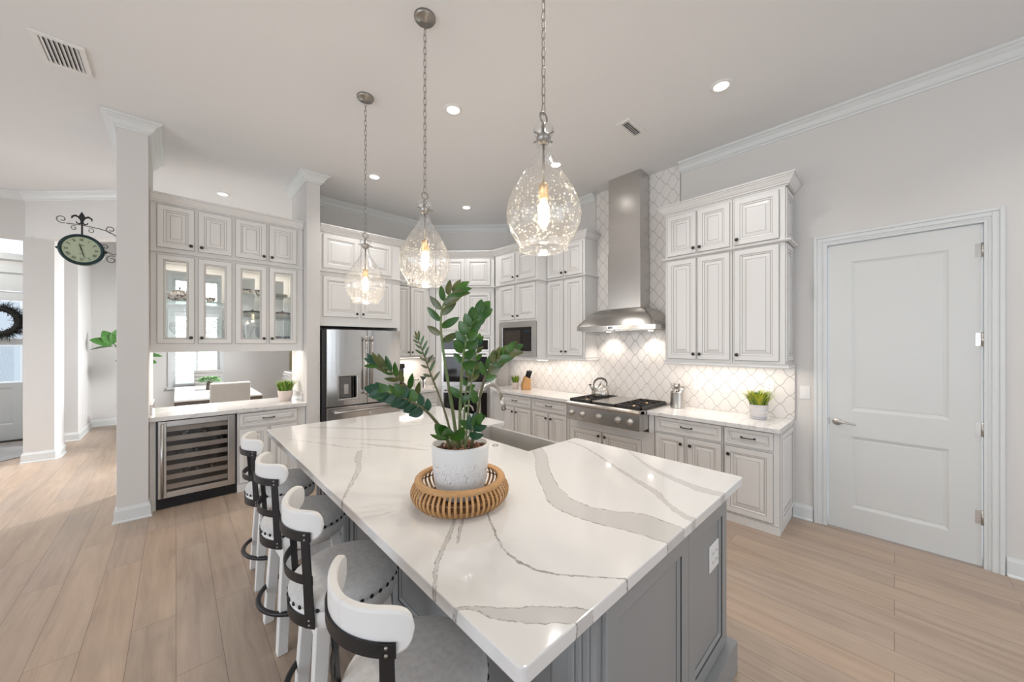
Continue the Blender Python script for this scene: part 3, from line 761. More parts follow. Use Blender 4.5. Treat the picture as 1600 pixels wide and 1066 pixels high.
# ------------------------------------------------------------------ cabinetry
def raised(q, x0, x1, z0, z1, yb=0.020, big=0.103):
    """raised-panel front with glazed grooves"""
    s = min(1.0, min(x1-x0, z1-z0)*0.40/big)
    P = [(0, 0.005, 0), (0.003, 0.001, 1), (0.006, 0.0, 0), (0.048, 0.0, 0), (0.0505, 0.003, 1), (0.058, 0.005, 0), (0.064, 0.008, 0), (0.067, 0.0095, 1), (0.072, 0.0095, 0), (0.096, 0.003, 0), (0.0985, 0.0045, 1), (0.103, 0.003, 0)]
    q.rings(x0, x1, z0, z1, [(i*s, y, mm) for i, y, mm in P], yb)
def glassfront(q, x0, x1, z0, z1, yb=0.020):
    P = [(0, 0.005, 0), (0.003, 0.001, 1), (0.006, 0.0, 0), (0.046, 0.0, 0), (0.0485, 0.003, 1), (0.056, 0.005, 0), (0.060, 0.008, 1), (0.063, 0.008, 0)]
    q.rings(x0, x1, z0, z1, P, yb, hole=True)
    return 0.063
KM = Matrix.Rotation(PI/2, 4, 'X')
def knob(parent, x, z):
    k = MB(); k.lathe([(0.009, 0), (0.007, 0.006), (0.0065, 0.010), (0.0145, 0.016), (0.0165, 0.021), (0.013, 0.026), (0.006, 0.0275), (0, 0.0275)], 16, (x, 0, z), 0, KM)
    return k.build('knob', BRONZE, parent)
def pull(parent, x, z, w=0.10):
    k = MB(); k.tube([(x-w/2, -0.004, z), (x-w/2+0.004, -0.018, z), (x-w/4, -0.026, z), (x, -0.028, z), (x+w/4, -0.026, z), (x+w/2-0.004, -0.018, z), (x+w/2, -0.004, z)], 0.0052, 8)
    k.cyl((x-w/2, 0.0, z), (x-w/2, -0.008, z), 0.009, 10); k.cyl((x+w/2, 0.0, z), (x+w/2, -0.008, z), 0.009, 10)
    return k.build('handle', PULL, parent)
def fronts(t, cells):
    """cells: (kind, x0, x1, z0, z1, knob) knob = (x, z) or None"""
    for c in cells:
        kind, x0, x1, z0, z1, kn = c
        q = MB()
        if kind == 'glass':
            e = glassfront(q, x0, x1, z0, z1); o = q.build('door', [CAB, GLAZE], t)
            g = MB(); g.box(x0+e-0.004, x1-e+0.004, 0.012, 0.015, z0+e-0.004, z1-e+0.004); g.build('pane', CABGLASS, o)
        else:
            raised(q, x0, x1, z0, z1); o = q.build('drawer' if kind == 'drawer' else 'door', [CAB, GLAZE], t)
        if kn is not None:
            (pull if kind == 'drawer' else knob)(o, *kn)
def carcass(t, w, depth, z0, z1, side=None, name='body'):
    q = MB(); q.box(0, w, 0.020, depth, z0, z1)
    # thin glazed line where the frame meets its neighbour
    for x in (0.0008, w-0.0008): q.box(x-0.0007, x+0.0007, 0.0185, 0.020, z0, z1, 1)
    return q.build(name, [CAB, GLAZE], t, bevel=0)
def sidepanel(t, x, y0, y1, z0, z1, right=True, n='side_panel'):
    """decorative panel on an exposed end (plane x = const)"""
    q = MB(); s = min(1.0, min(y1-y0, z1-z0)*0.40/0.103)
    P = [(0, 0.002, 0), (0.003, 0.0, 1), (0.045, 0.0, 0), (0.0475, 0.003, 1), (0.062, 0.008, 0), (0.067, 0.0095, 1), (0.072, 0.0095, 0), (0.096, 0.003, 0), (0.0985, 0.0045, 1), (0.103, 0.003, 0)]
    q.rings(0, y1-y0, z0, z1, [(i*s, y, mm) for i, y, mm in P], 0.012)
    if right: return q.build(n, [CAB, GLAZE], t, (x+0.0125, y0, 0), (0, 0, PI/2))
    return q.build(n, [CAB, GLAZE], t, (x-0.0125, y1, 0), (0, 0, -PI/2))
CABCROWN = [(0, 0.0), (0.006, 0.0), (0.008, 0.010), (0.016, 0.014), (0.018, 0.024), (0.026, 0.030), (0.048, 0.062), (0.056, 0.068), (0.058, 0.078), (0.064, 0.082), (0.064, 0.094), (0, 0.094)]
MIDM = [(0, -0.013), (0.017, -0.013), (0.021, -0.008), (0.026, -0.006), (0.030, 0.002), (0.030, 0.008), (0.022, 0.009), (0.018, 0.013), (0, 0.013)]
RAILM = [(0, -0.045), (0.010, -0.045), (0.014, -0.030), (0.008, -0.022), (0.008, -0.008), (0.016, 0.0), (0.0, 0.0)]
def moulding(name, label, cat, path, prof, z, sgn, group=None):
    q = MB(); q.sweep(path, [(d, z+h) for d, h in prof], 0, False, sgn)
    # glazed crease lines
    for i in ((2, 8) if len(prof) > 8 else ()):
        d, h = prof[i]; q.sweep(path, [(d, z+h-0.0012), (d+0.0012, z+h-0.0012), (d+0.0012, z+h+0.0012), (d, z+h+0.0012)], 1, False, sgn)
    o = q.build(name, [CAB, GLAZE]); return tag(o, label, cat, group)
G_RU = 'wall cabinets along the range wall'; G_RB = 'base cabinets along the range wall'
ZT, ZM, ZB = 2.990, 2.510, 1.425          # cabinet top (under crown), mid rail, bottom
UD = 4.20-3.87
def rw(x, y): return (x, y, 0)            # origin of a unit facing -x: x = door plane, y = left end

# --- right of the hood
t = thing('wall_cabinet', 'tall two-column white wall cabinet with four doors just right of the range hood', 'wall cabinet', rw(3.87, 1.705), -PI/2, G_RU)
w = 0.645; carcass(t, w, UD-0.012, ZB, ZT)
fronts(t, [('door', 0.028, 0.322, 2.535, 2.965, (0.298, 2.585)), ('door', 0.334, 0.626, 2.535, 2.965, (0.358, 2.585)),
           ('door', 0.028, 0.322, 1.445, 2.485, (0.298, 1.50)), ('door', 0.334, 0.626, 1.445, 2.485, (0.358, 1.50))])
t = thing('wall_cabinet', 'tall single-column white wall cabinet at the pantry end with a panelled side', 'wall cabinet', rw(3.87, 1.059), -PI/2, G_RU)
w = 0.408; carcass(t, w, UD-0.012, ZB, ZT)
fronts(t, [('door', 0.016, 0.366, 2.535, 2.965, (0.042, 2.585)), ('door', 0.016, 0.366, 1.445, 2.485, (0.042, 1.50))])
sidepanel(t, w, 0.03, 0.30, 2.53, 2.97); sidepanel(t, w, 0.03, 0.30, 1.45, 2.49)
PR = [(4.19, 1.706), (3.888, 1.706), (3.888, 0.650), (4.19, 0.650)]
PR2 = [(4.19, 1.7065), (3.889, 1.7065), (3.889, 0.638), (4.19, 0.638)]
moulding('cabinet_crown', 'white crown moulding topping the two wall cabinets right of the range hood', 'crown moulding', PR2, CABCROWN, ZT, 1, None)
moulding('cabinet_trim', 'thin ledge moulding across the middle of the wall cabinets right of the hood', 'moulding', PR2, MIDM, ZM, 1)
moulding('light_rail', 'white light rail under the wall cabinets right of the range hood', 'light rail', PR2, RAILM, ZB, 1)

# --- left of the hood
t = thing('wall_cabinet', 'narrow tall white wall cabinet with four doors between the microwave and range hood', 'wall cabinet', rw(3.89, 3.428), -PI/2, G_RU)
w = 0.660; carcass(t, w, 0.298, ZB, ZT)
fronts(t, [('door', 0.020, 0.308, 2.535, 2.965, (0.286, 2.585)), ('door', 0.336, 0.630, 2.535, 2.965, (0.360, 2.585)),
           ('door', 0.020, 0.308, 1.445, 2.485, (0.286, 1.50)), ('door', 0.336, 0.630, 1.445, 2.485, (0.360, 1.50))])
# --- microwave cabinet (deeper)
t = thing('wall_cabinet', 'deep white wall cabinet with four small doors and a built-in microwave bay', 'wall cabinet', rw(3.69, 4.345), -PI/2, G_RU)
w = 0.916
q = MB()
q.box(0, w, 0.020, 0.498, 1.935, ZT); q.box(0, 0.118, 0.020, 0.498, 1.40, 1.935); q.box(0.898, w, 0.020, 0.498, 1.40, 1.935)
q.box(0.118, 0.898, 0.020, 0.498, 1.375, 1.418); q.box(0.118, 0.898, 0.42, 0.498, 1.418, 1.935)
q.build('body', [CAB, GLAZE], t)
fronts(t, [('door', 0.122, 0.462, 2.555, 2.970, (0.436, 2.605)), ('door', 0.512, 0.886, 2.555, 2.970, (0.538, 2.605)),
           ('door', 0.122, 0.462, 1.965, 2.485, (0.436, 2.02)), ('door', 0.512, 0.886, 1.965, 2.485, (0.538, 2.02))])
# --- corner oven cabinet, set at 45 degrees
OC = (3.035, 5.025)
t = thing('oven_cabinet', 'tall diagonal white corner cabinet holding the double wall oven, four doors above', 'oven cabinet', (OC[0], OC[1], 0), -PI/4)
w = 0.940; cx = w/2
q = MB()
ox0, ox1 = cx-0.385+0.01, cx+0.385+0.01
q.box(0, w, 0.020, 0.48, 1.70, ZT); q.box(0, ox0, 0.020, 0.48, 0.0, 1.70); q.box(ox1, w, 0.020, 0.48, 0.0, 1.70); q.box(ox0, ox1, 0.020, 0.48, 0.0, 0.30); q.box(ox0, ox1, 0.46, 0.48, 0.30, 1.70)
q.build('body', [CAB, GLAZE], t)
fronts(t, [('door', 0.075, 0.462, 2.535, 2.965, (0.438, 2.585)), ('door', 0.492, 0.878, 2.535, 2.965, (0.516, 2.585)),
           ('door', 0.075, 0.462, 1.735, 2.430, (0.438, 1.79)), ('door', 0.492, 0.878, 1.735, 2.430, (0.516, 1.79)),
           ('drawer', 0.075, 0.878, 0.10, 0.285, None)])
# --- narrow cabinets between oven and fridge
t = thing('wall_cabinet', 'slim tall white wall cabinet with two door columns between the fridge and corner oven', 'wall cabinet', (2.345, 5.12, 0), 0, 'wall cabinets beside the refrigerator')
w = 0.640; carcass(t, w, 0.378, ZB-0.03, ZT)
fronts(t, [('door', 0.100, 0.290, 2.535, 2.965, (0.27, 2.585)), ('door', 0.305, 0.580, 2.535, 2.965, (0.33, 2.585)),
           ('door', 0.100, 0.290, 1.42, 2.485, (0.27, 1.475)), ('door', 0.305, 0.580, 1.42, 2.485, (0.33, 1.475))])
# --- over the fridge
t = thing('fridge_cabinet', 'white cabinet with four wide doors framing the top of the refrigerator', 'wall cabinet', (1.287, 4.83, 0), 0)
w = 1.055
q = MB(); q.box(0, w, 0.020, 0.668, 1.83, ZT); q.box(w-0.040, w, 0.020, 0.668, 0, 1.83)
q.build('body', [CAB, GLAZE], t)
fronts(t, [('door', 0.040, 0.470, 2.550, 2.970, None), ('door', 0.500, 0.925, 2.550, 2.970, None),
           ('door', 0.040, 0.470, 1.945, 2.450, (0.445, 1.995)), ('door', 0.500, 0.925, 1.945, 2.450, (0.525, 1.995))])
# run of crown, ledge and light rail around the kitchen corner (one continuous moulding)
s2 = math.sqrt(0.5)
OL = (OC[0]+0.020*s2, OC[1]+0.020*s2); ORt = (OC[0]+0.94*s2+0.020*s2, OC[1]-0.94*s2+0.020*s2)
PL = [(4.188, 2.767), (3.909, 2.767), (3.909, 3.429), (3.709, 3.429), (3.709, 4.345), (OL[0]+(4.345-ORt[1])*0+0.672, OL[1]-0.672), (OL[0]+0.012, OL[1]-0.012), (OL[0]-0.07, 5.139), (2.343, 5.139), (2.343, 4.849), (1.288, 4.849)]
moulding('cabinet_crown', 'white crown moulding wrapping the corner cabinets from the fridge to the hood', 'crown moulding', PL, CABCROWN, ZT, -1)
moulding('cabinet_trim', 'thin ledge moulding running across the corner cabinets from fridge to hood', 'moulding', PL, MIDM, ZM, -1)
moulding('light_rail', 'white light rail under the wall cabinet left of the range hood', 'light rail', [(4.188, 2.766), (3.909, 2.766), (3.909, 3.428)], RAILM, ZB, -1)

# --- base cabinets, range wall
CT = 0.90; CB = 0.862
def base(label, y, w, cells, exposed=None, depth=0.545, name='base_cabinet', x=3.65, group=G_RB, z1=CB):
    t = thing(name, label, 'base cabinet', rw(x, y), -PI/2, group)
    q = MB(); q.box(0, w, 0.020, depth, 0.0, z1)
    q.box(0.0, w, 0.012, 0.020, 0.0, 0.080); q.box(0, w, 0.0112, 0.012, 0.070, 0.0725, 1)
    for xx in (0.0008, w-0.0008): q.box(xx-0.0007, xx+0.0007, 0.0185, 0.020, 0.08, z1, 1)
    q.build('body', [CAB, GLAZE], t)
    fronts(t, cells)
    if exposed: sidepanel(t, w, 0.03, depth-0.02, 0.10, z1-0.015)
    return t
base('white base cabinet with one wide drawer over two doors, right of the cooktop', 1.722, 0.650,
     [('drawer', 0.015, 0.638, 0.700, 0.850, (0.326, 0.778)), ('door', 0.015, 0.305, 0.090, 0.682, (0.276, 0.612)), ('door', 0.335, 0.638, 0.090, 0.682, (0.365, 0.612))])
base('white base cabinet with a small drawer over one door at the pantry end, panelled side', 1.071, 0.421,
     [('drawer', 0.012, 0.378, 0.700, 0.850, (0.195, 0.778)), ('door', 0.012, 0.378, 0.090, 0.682, (0.045, 0.612))], exposed=True)
t = base('white two-door base cabinet directly under the cooktop', 2.835, 1.112,
     [('door', 0.035, 0.480, 0.090, 0.565, (0.445, 0.515)), ('door', 0.500, 0.975, 0.090, 0.565, (0.53, 0.515))], z1=0.66)
for y0_, y1_, s_ in ((1.724, 1.777, 'right'), (2.727, 2.834, 'left')):
    q = MB(); q.box(3.655, 4.19, y0_, y1_, 0.665, CB); tag(q.build('filler_panel', CAB), 'plain white spacer panel beside the gas rangetop at its '+s_+' end', 'filler panel')
base('white base cabinet left of the cooktop, drawer with two doors beneath', 3.492, 0.656,
     [('drawer', 0.015, 0.620, 0.690, 0.840, (0.318, 0.768)), ('door', 0.015, 0.305, 0.090, 0.672, (0.276, 0.602)), ('door', 0.330, 0.620, 0.090, 0.672, (0.360, 0.602))])
base('white base cabinet beside the corner oven, drawer with two doors beneath', 4.180, 0.687,
     [('drawer', 0.012, 0.670, 0.690, 0.840, (0.341, 0.768)), ('door', 0.012, 0.327, 0.090, 0.672, (0.298, 0.602)), ('door', 0.352, 0.670, 0.090, 0.672, (0.381, 0.602))])
q = MB(); q.prism([(2.986, 5.142), (3.040, 5.046), (3.095, 5.101), (2.986, 5.20)], 1.40, ZT); tag(q.build('filler_panel', CAB), 'narrow white filler strip between the slim wall cabinet and the corner oven cabinet', 'filler panel')
q = MB(); q.box(3.672, 3.690, 4.182, 4.335, 0.0, CB); tag(q.build('filler_panel', CAB), 'plain white filler panel between the oven cabinet and the base cabinets', 'filler panel')
# small corner base cabinet between fridge and oven
t = thing('base_cabinet', 'white base cabinet under the coffee corner between the refrigerator and the oven', 'base cabinet', (2.345, 4.93, 0), 0)
q = MB(); q.box(0, 0.67, 0.02, 0.565, 0, CB); q.box(0, 0.67, 0.012, 0.02, 0, 0.08); q.build('body', [CAB, GLAZE], t)
fronts(t, [('drawer', 0.10, 0.65, 0.70, 0.85, (0.375, 0.778)), ('door', 0.10, 0.365, 0.09, 0.682, (0.34, 0.612)), ('door', 0.38, 0.65, 0.09, 0.682, (0.41, 0.612))])

def counter(name, label, poly, z0, z1, mat, bev=0.004):
    q = MB(); q.prism(poly, z0, z1)
    return tag(q.build(name, mat, bevel=bev, seg=3), label, 'countertop')
counter('countertop', 'white quartz countertop on the base cabinets right of the cooktop', [(3.605, 1.775), (3.605, 0.642), (4.188, 0.642), (4.188, 1.775)], CB, CT, QCTR)
counter('countertop', 'white quartz countertop left of the cooktop reaching to the corner oven', [(3.605, 2.730), (4.188, 2.730), (4.188, 4.49), (3.90, 4.49), (3.735, 4.345), (3.605, 4.345)], CB, CT, QCTR)
counter('countertop', 'white quartz countertop of the coffee corner between refrigerator and oven', [(2.345, 4.89), (3.0, 4.89), (3.0, 5.09), (3.24, 5.33), (3.24, 5.49), (2.345, 5.49)], CB, CT, QCTR)

# under-cabinet strip lights
def strip(label, x, y0, y1, z, power, rotz=0):
    t = thing('under_cabinet_light', label, 'strip light', (x, (y0+y1)/2, z), rotz)
    a = (y1-y0)/2
    q = MB(); q.box(-0.022, 0.022, -a, a, -0.002, 0.010); q.build('housing', PLASTIC, t)
    q = MB(); q.box(-0.014, 0.014, -a+0.01, a-0.01, -0.005, -0.002); q.build('diffuser', STRIPL, t)
    area_light('strip_glow', (0, 0, -0.008), (0, 0, 0), 0.03, 2*a-0.02, power, (1.0, 0.87, 0.76), 170, t)
strip('lit strip light under the wall cabinets right of the range hood', 3.985, 0.68, 1.68, ZB-0.012, 3.2)
strip('lit strip light under the narrow wall cabinet left of the range hood', 4.00, 2.80, 3.42, ZB-0.012, 1.8)
strip('lit strip light under the microwave cabinet', 4.00, 3.50, 4.30, 1.363, 1.7)
strip('lit strip light in the coffee corner between fridge and oven', 2.70, 5.05, 5.60, ZB-0.042, 3.5, PI/2)

# ------------------------------------------------------------------ bar unit between the column and the pier
BW = 1.137+0.184
t = thing('glass_wall_cabinet', 'white wall cabinet of four solid doors over four glass doors above the bar counter', 'wall cabinet', (-0.184, 4.95, 0), 0)
D = 0.40; w = 1.320
q = MB()
q.box(0, w, 0.020, D, 2.526, 3.015)                     # closed upper boxes
for a, b in ((0, 0.054), (0.316, 0.360), (0.622, 0.668), (0.938, 0.980), (1.242, w)):
    q.box(a, b, 0.020, 0.040, 1.612, 2.485)              # front frame stiles
    q.box(a, b, D-0.020, D, 1.612, 2.47)                # rear frame stiles
q.box(0, 0.018, 0.04, D-0.02, 1.612, 2.526); q.box(w-0.018, w, 0.04, D-0.02, 1.612, 2.526); q.box(0.627, 0.645, 0.04, D-0.02, 1.612, 2.526)
q.box(0, w, 0.020, D, 1.585, 1.612); q.box(0, w, 0.020, 0.040, 1.520, 1.585); q.box(0, w, D-0.020, D, 1.520, 1.585)
q.box(0, w, 0.020, 0.040, 2.485, 2.526); q.box(0, w, D-0.02, D, 2.47, 2.526)
q.build('body', [CAB, GLAZE], t)
fronts(t, [('door', 0.046, 0.324, 2.560, 2.985, (0.296, 2.605)), ('door', 0.352, 0.630, 2.560, 2.985, (0.380, 2.605)),
           ('door', 0.660, 0.946, 2.560, 2.985, (0.920, 2.605)), ('door', 0.972, 1.250, 2.560, 2.985, (0.998, 2.605)),
           ('glass', 0.046, 0.324, 1.605, 2.490, (0.296, 1.665)), ('glass', 0.352, 0.630, 1.605, 2.490, (0.380, 1.665)),
           ('glass', 0.660, 0.946, 1.605, 2.490, (0.920, 1.665)), ('glass', 0.972, 1.250, 1.605, 2.490, (0.998, 1.665))])
# glazed frames facing the dining room
q = MB()
for a, b in ((0.054, 0.316), (0.360, 0.622), (0.668, 0.938), (0.980, 1.242)):
    for p in ((a, a+0.05, 1.612, 2.47), (b-0.05, b, 1.612, 2.47), (a+0.05, b-0.05, 1.612, 1.665), (a+0.05, b-0.05, 2.40, 2.47)):
        q.box(p[0], p[1], D, D+0.02, p[2], p[3])
q.build('rear_door_frames', CAB, t)
q = MB()
for a, b in ((0.104, 0.266), (0.410, 0.572), (0.718, 0.888), (1.030, 1.192)): q.box(a, b, D+0.008, D+0.011, 1.665, 2.40)
q.build('rear_panes', CABGLASS, t)
for a, b, z in ((0.019, 0.626, 2.045), (0.646, w-0.019, 2.170), (0.646, w-0.019, 1.905)):
    q = MB(); q.box(a, b, 0.045, D-0.022, z-0.008, z); q.build('glass_shelf', SHELFG, t)
moulding('cabinet_crown', 'white crown moulding on top of the glass-door bar cabinet', 'crown moulding', [(-0.184, 4.968), (1.136, 4.968)], CABCROWN, 3.015-0.02, 1)
moulding('cabinet_trim', 'thin ledge moulding between the solid and glass doors of the bar cabinet', 'moulding', [(-0.184, 4.969), (1.136, 4.969)], MIDM, ZM+0.012, 1)

t = thing('base_cabinet', 'white bar base cabinet with one wide drawer over two doors, right of the wine fridge', 'base cabinet', (0.480, 4.83, 0), 0)
w = 0.655; q = MB(); q.box(0, w, 0.02, 0.60, 0, CB); q.box(0, w, 0.012, 0.02, 0, 0.08); q.box(0, 0.001, 0.0185, 0.02, 0, CB, 1); q.build('body', [CAB, GLAZE], t)
fronts(t, [('drawer', 0.022, 0.565, 0.700, 0.845, (0.285, 0.775)), ('door', 0.014, 0.280, 0.090, 0.680, None), ('door', 0.300, 0.570, 0.090, 0.680, None)])
q = MB(); q.box(-0.184, -0.142, 4.85, 5.43, 0, CB); tag(q.build('filler_panel', CAB), 'narrow white filler stile between the column and the wine fridge', 'filler panel')
q = MB(); q.box(-0.140, 0.478, 5.44, 5.46, 0.0, CB); tag(q.build('back_panel', CAB), 'white panel closing the dining side of the bar behind the wine fridge', 'panel')
counter('bar_countertop', 'white quartz bar countertop between the column and the pier', [(-0.186, 4.795), (1.139, 4.795), (1.139, 5.50), (-0.186, 5.50)], CB, CT+0.006, QCTR)
for x0, x1, s in ((-0.186, -0.168, 'column'), (1.121, 1.139, 'pier')):
    q = MB(); q.box(x0, x1, 4.97, 5.50, CT+0.006, CT+0.106); tag(q.build('side_splash', QCTR, bevel=0.003), 'short quartz side splash on the bar counter against the '+s, 'side splash')
for k_, (a_, b_) in enumerate(((0.03, 0.61), (0.66, 1.30))):
    strip('lit strip light inside the top of the glass-door cabinet, '+('column side' if k_ == 0 else 'pier side'), -0.184+(a_+b_)/2, 5.13-(b_-a_)/2+0.02, 5.13+(b_-a_)/2-0.02, 2.514, 1.6, PI/2)
strip('lit strip light under the glass-door bar cabinet', 0.48, 4.55, 5.75, 1.582, 6, PI/2)

# ------------------------------------------------------------------ refrigerator
t = thing('refrigerator', 'stainless french-door refrigerator with a water dispenser in its left door', 'refrigerator', (1.300, 4.70, 0), 0)
q = MB(); q.box(0.0, 0.975, 0.075, 0.76, 0.02, 1.775, 0); q.build('body', [principled('fridge_side', (0.03, 0.03, 0.032), 0.5)], t)
def curved_door(x0, x1, z0, z1, bow=0.012, n=10, hole=None):
    q = MB(); pts = []
    for i in range(n+1):
        u = i/n; x = x0+(x1-x0)*u; pts.append((x, 0.004+bow*(2*u-1)**2))
    pts += [(x1, 0.070), (x0, 0.070)]
    q.prism(pts, z0, z1)
    for i in range(len(q.sm)): q.sm[i] = False
    return q
seam = 0.527
lx0, rx1 = 0.035, 0.981
curved_door(lx0, seam-0.002, 0.832, 1.783).build('door', STEELF, t, bevel=0.004)
rd = curved_door(seam+0.002, rx1, 0.832, 1.783).build('door', STEELF, t, bevel=0.004)
dr = curved_door(lx0, rx1, 0.06, 0.818, 0.006).build('freezer_drawer', STEELF, t, bevel=0.004)
for x, z0, z1 in ((seam-0.038, 0.95, 1.70), (seam+0.038, 0.95, 1.70)):
    h = MB(); h.cyl((x, -0.045, z0), (x, -0.045, z1), 0.013, 14)
    for z in (z0+0.03, z1-0.03): h.cyl((x, 0.008, z), (x, -0.045, z), 0.010, 10); h.cyl((x, -0.045, z-0.03), (x, -0.045, z+0.03), 0.0155, 14)
    h.build('door_handle', CHROME, t)
h = MB(); h.cyl((lx0+0.07, -0.045, 0.760), (rx1-0.03, -0.045, 0.760), 0.013, 14)
for x in (lx0+0.10, rx1-0.06): h.cyl((x, 0.008, 0.760), (x, -0.045, 0.760), 0.010, 10)
h.build('drawer_handle', CHROME, dr)
d = MB(); d.rings(0.158, 0.405, 0.900, 1.215, [(0, -0.004, 0), (0.012, -0.004, 0), (0.018, 0.0, 0), (0.022, 0.004, 0)], 0.004); 
dp = d.build('dispenser', [CHROME], t)
d = MB(); d.box(0.182, 0.320, 0.000, 0.002, 0.93, 1.19, 0); d.build('dispenser_recess', principled('dispenser_dark', (0.16, 0.155, 0.15), 0.3, 0.6), dp)
d = MB(); d.box(0.228, 0.282, -0.012, 0.0, 0.975, 1.10, 0); d.build('paddle', STEEL, dp, bevel=0.004)
d = MB(); d.box(0.332, 0.350, -0.002, 0.0, 0.93, 1.19, 0); d.box(0.368, 0.384, -0.002, 0.0, 0.93, 1.19, 0); d.build('control_strip', BGLASS, dp)
b = MB(); b.lathe([(0.013, 0), (0.013, 0.003), (0, 0.003)], 20, (0.56, 0.002, 0.70), 0, KM); b.build('badge', PLASTIC, dr)

# ------------------------------------------------------------------ double wall oven
t = thing('wall_oven', 'stainless double wall oven with black glass doors in the diagonal corner cabinet', 'oven', (OC[0]+(ox0+0.003)*s2, OC[1]-(ox0+0.003)*s2, 0), -PI/4)
ow = ox1-ox0-0.006
q = MB(); q.box(0, ow, 0.018, 0.44, 0.306, 1.690); q.build('body', STEELH, t)
q = MB(); q.box(0, ow, -0.006, 0.018, 1.485, 1.690); cp = q.build('control_panel', STEELH, t, bevel=0.003)
q = MB(); q.box(0.02, ow-0.02, -0.009, -0.006, 1.515, 1.665); q.box(0.30, 0.46, -0.0095, -0.009, 1.56, 1.62, 1); q.build('touch_glass', [BGLASS, DISPLAY], cp)
for z0, z1 in ((0.925, 1.478), (0.330, 0.905)):
    q = MB(); q.box(0, ow, -0.022, 0.018, z0, z1); od = q.build('oven_door', STEELH, t, bevel=0.004)
    q = MB(); q.box(0.035, ow-0.035, -0.026, -0.022, z0+0.075, z1-0.075); q.build('oven_window', BGLASS, od)
    q = MB(); q.cyl((0.05, -0.062, z1-0.036), (ow-0.05, -0.062, z1-0.036), 0.012, 14)
    for x in (0.08, ow-0.08): q.cyl((x, -0.022, z1-0.036), (x, -0.062, z1-0.036), 0.009, 10)
    q.build('oven_handle', CHROME, od)

# ------------------------------------------------------------------ built-in microwave
t = thing('microwave', 'built-in stainless microwave with a dark window in the deep wall cabinet', 'microwave', (3.69, 4.345-0.120, 0), -PI/2)
mw = 0.776
q = MB(); q.box(0.004, mw-0.004, 0.014, 0.41, 1.424, 1.925); q.build('body', DARKIN, t)
q = MB(); q.rings(0.0, mw, 1.420, 1.930, [(0, -0.006, 0), (0.078, -0.006, 0), (0.082, 0.002, 0)], 0.014); q.build('trim_frame', [STEELH], t)
q = MB(); q.box(0.083, mw-0.083, -0.002, 0.012, 1.503, 1.847); md = q.build('oven_door', BGLASS, t, bevel=0.003)
q = MB(); q.rings(0.125, 0.470, 1.545, 1.805, [(0, -0.003, 0), (0.003, -0.003, 0)], -0.0025); q.build('window_screen', [principled('microwave_screen', (0.05, 0.04, 0.032), 0.25)], md)
q = MB(); q.box(0.520, 0.688, -0.0032, -0.0025, 1.530, 1.830, 0); q.box(0.545, 0.66, -0.0036, -0.0032, 1.775, 1.800, 1); q.build('control_panel', [principled('keypad_black', (0.02, 0.016, 0.014), 0.2), DISPLAY], md)

# ------------------------------------------------------------------ wine cooler
t = thing('wine_cooler', 'under-counter wine cooler with a steel-framed glass door and black grille', 'wine fridge', (-0.139, 4.83, 0), 0)
w = 0.612; IN = principled('cooler_interior', (0.10, 0.115, 0.14), 0.5)
q = MB(); q.box(0, w, 0.59, 0.60, 0.02, 0.86); q.box(0, 0.02, 0.035, 0.59, 0.02, 0.86); q.box(w-0.02, w, 0.035, 0.59, 0.02, 0.86); q.box(0.02, w-0.02, 0.035, 0.59, 0.84, 0.86); q.box(0.02, w-0.02, 0.035, 0.59, 0.02, 0.13)
q.build('body', IN, t)
q = MB(); q.box(0.004, w-0.002, 0.020, 0.034, 0.005, 0.098)
for i in range(7): q.box(0.03, w-0.03, 0.017, 0.020, 0.018+i*0.011, 0.022+i*0.011)
q.build('grille', BLACK, t)
q = MB()
fx0, fx1, fz0, fz1 = 0.012, w-0.012, 0.105, 0.850
for p in ((fx0, fx0+0.060, fz0, fz1), (fx1-0.060, fx1, fz0, fz1), (fx0+0.060, fx1-0.060, fz0, fz0+0.055), (fx0+0.060, fx1-0.060, fz1-0.055, fz1)): q.box(p[0], p[1], 0.0, 0.032, p[2], p[3])
wd = q.build('door', STEEL, t, bevel=0.003)
q = MB(); q.box(fx0+0.060, fx1-0.060, 0.008, 0.012, fz0+0.055, fz1-0.055); q.build('tinted_pane', thin_glass('tinted_cooler_glass', (0.88, 0.87, 0.86), 0.02, edge=0.25, base=0.05), wd)
q = MB(); q.cyl((fx0+0.030, -0.042, 0.125), (fx0+0.030, -0.042, 0.830), 0.012, 14)
for z in (0.16, 0.795): q.cyl((fx0+0.030, 0, z), (fx0+0.030, -0.042, z), 0.009, 10)
q.build('door_handle', CHROME, wd)
q = MB(); q.box(0.0, w, 0.022, 0.030, 0.850, 0.862); q.build('top_gap', BLACK, t)
RACK = steel('rack_front_steel', (0.52, 0.475, 0.43), 0.45, 'x')
bsdf(RACK).inputs['Metallic'].default_value = 0.5
shz = [0.185+i*0.094 for i in range(7)]
for z in shz:
    q = MB(); q.box(0.072, w-0.072, 0.040, 0.052, z-0.010, z+0.036, 0); q.box(0.022, w-0.022, 0.060, 0.55, z-0.008, z-0.004, 1)
    q.build('rack', [RACK, BLACK], t)
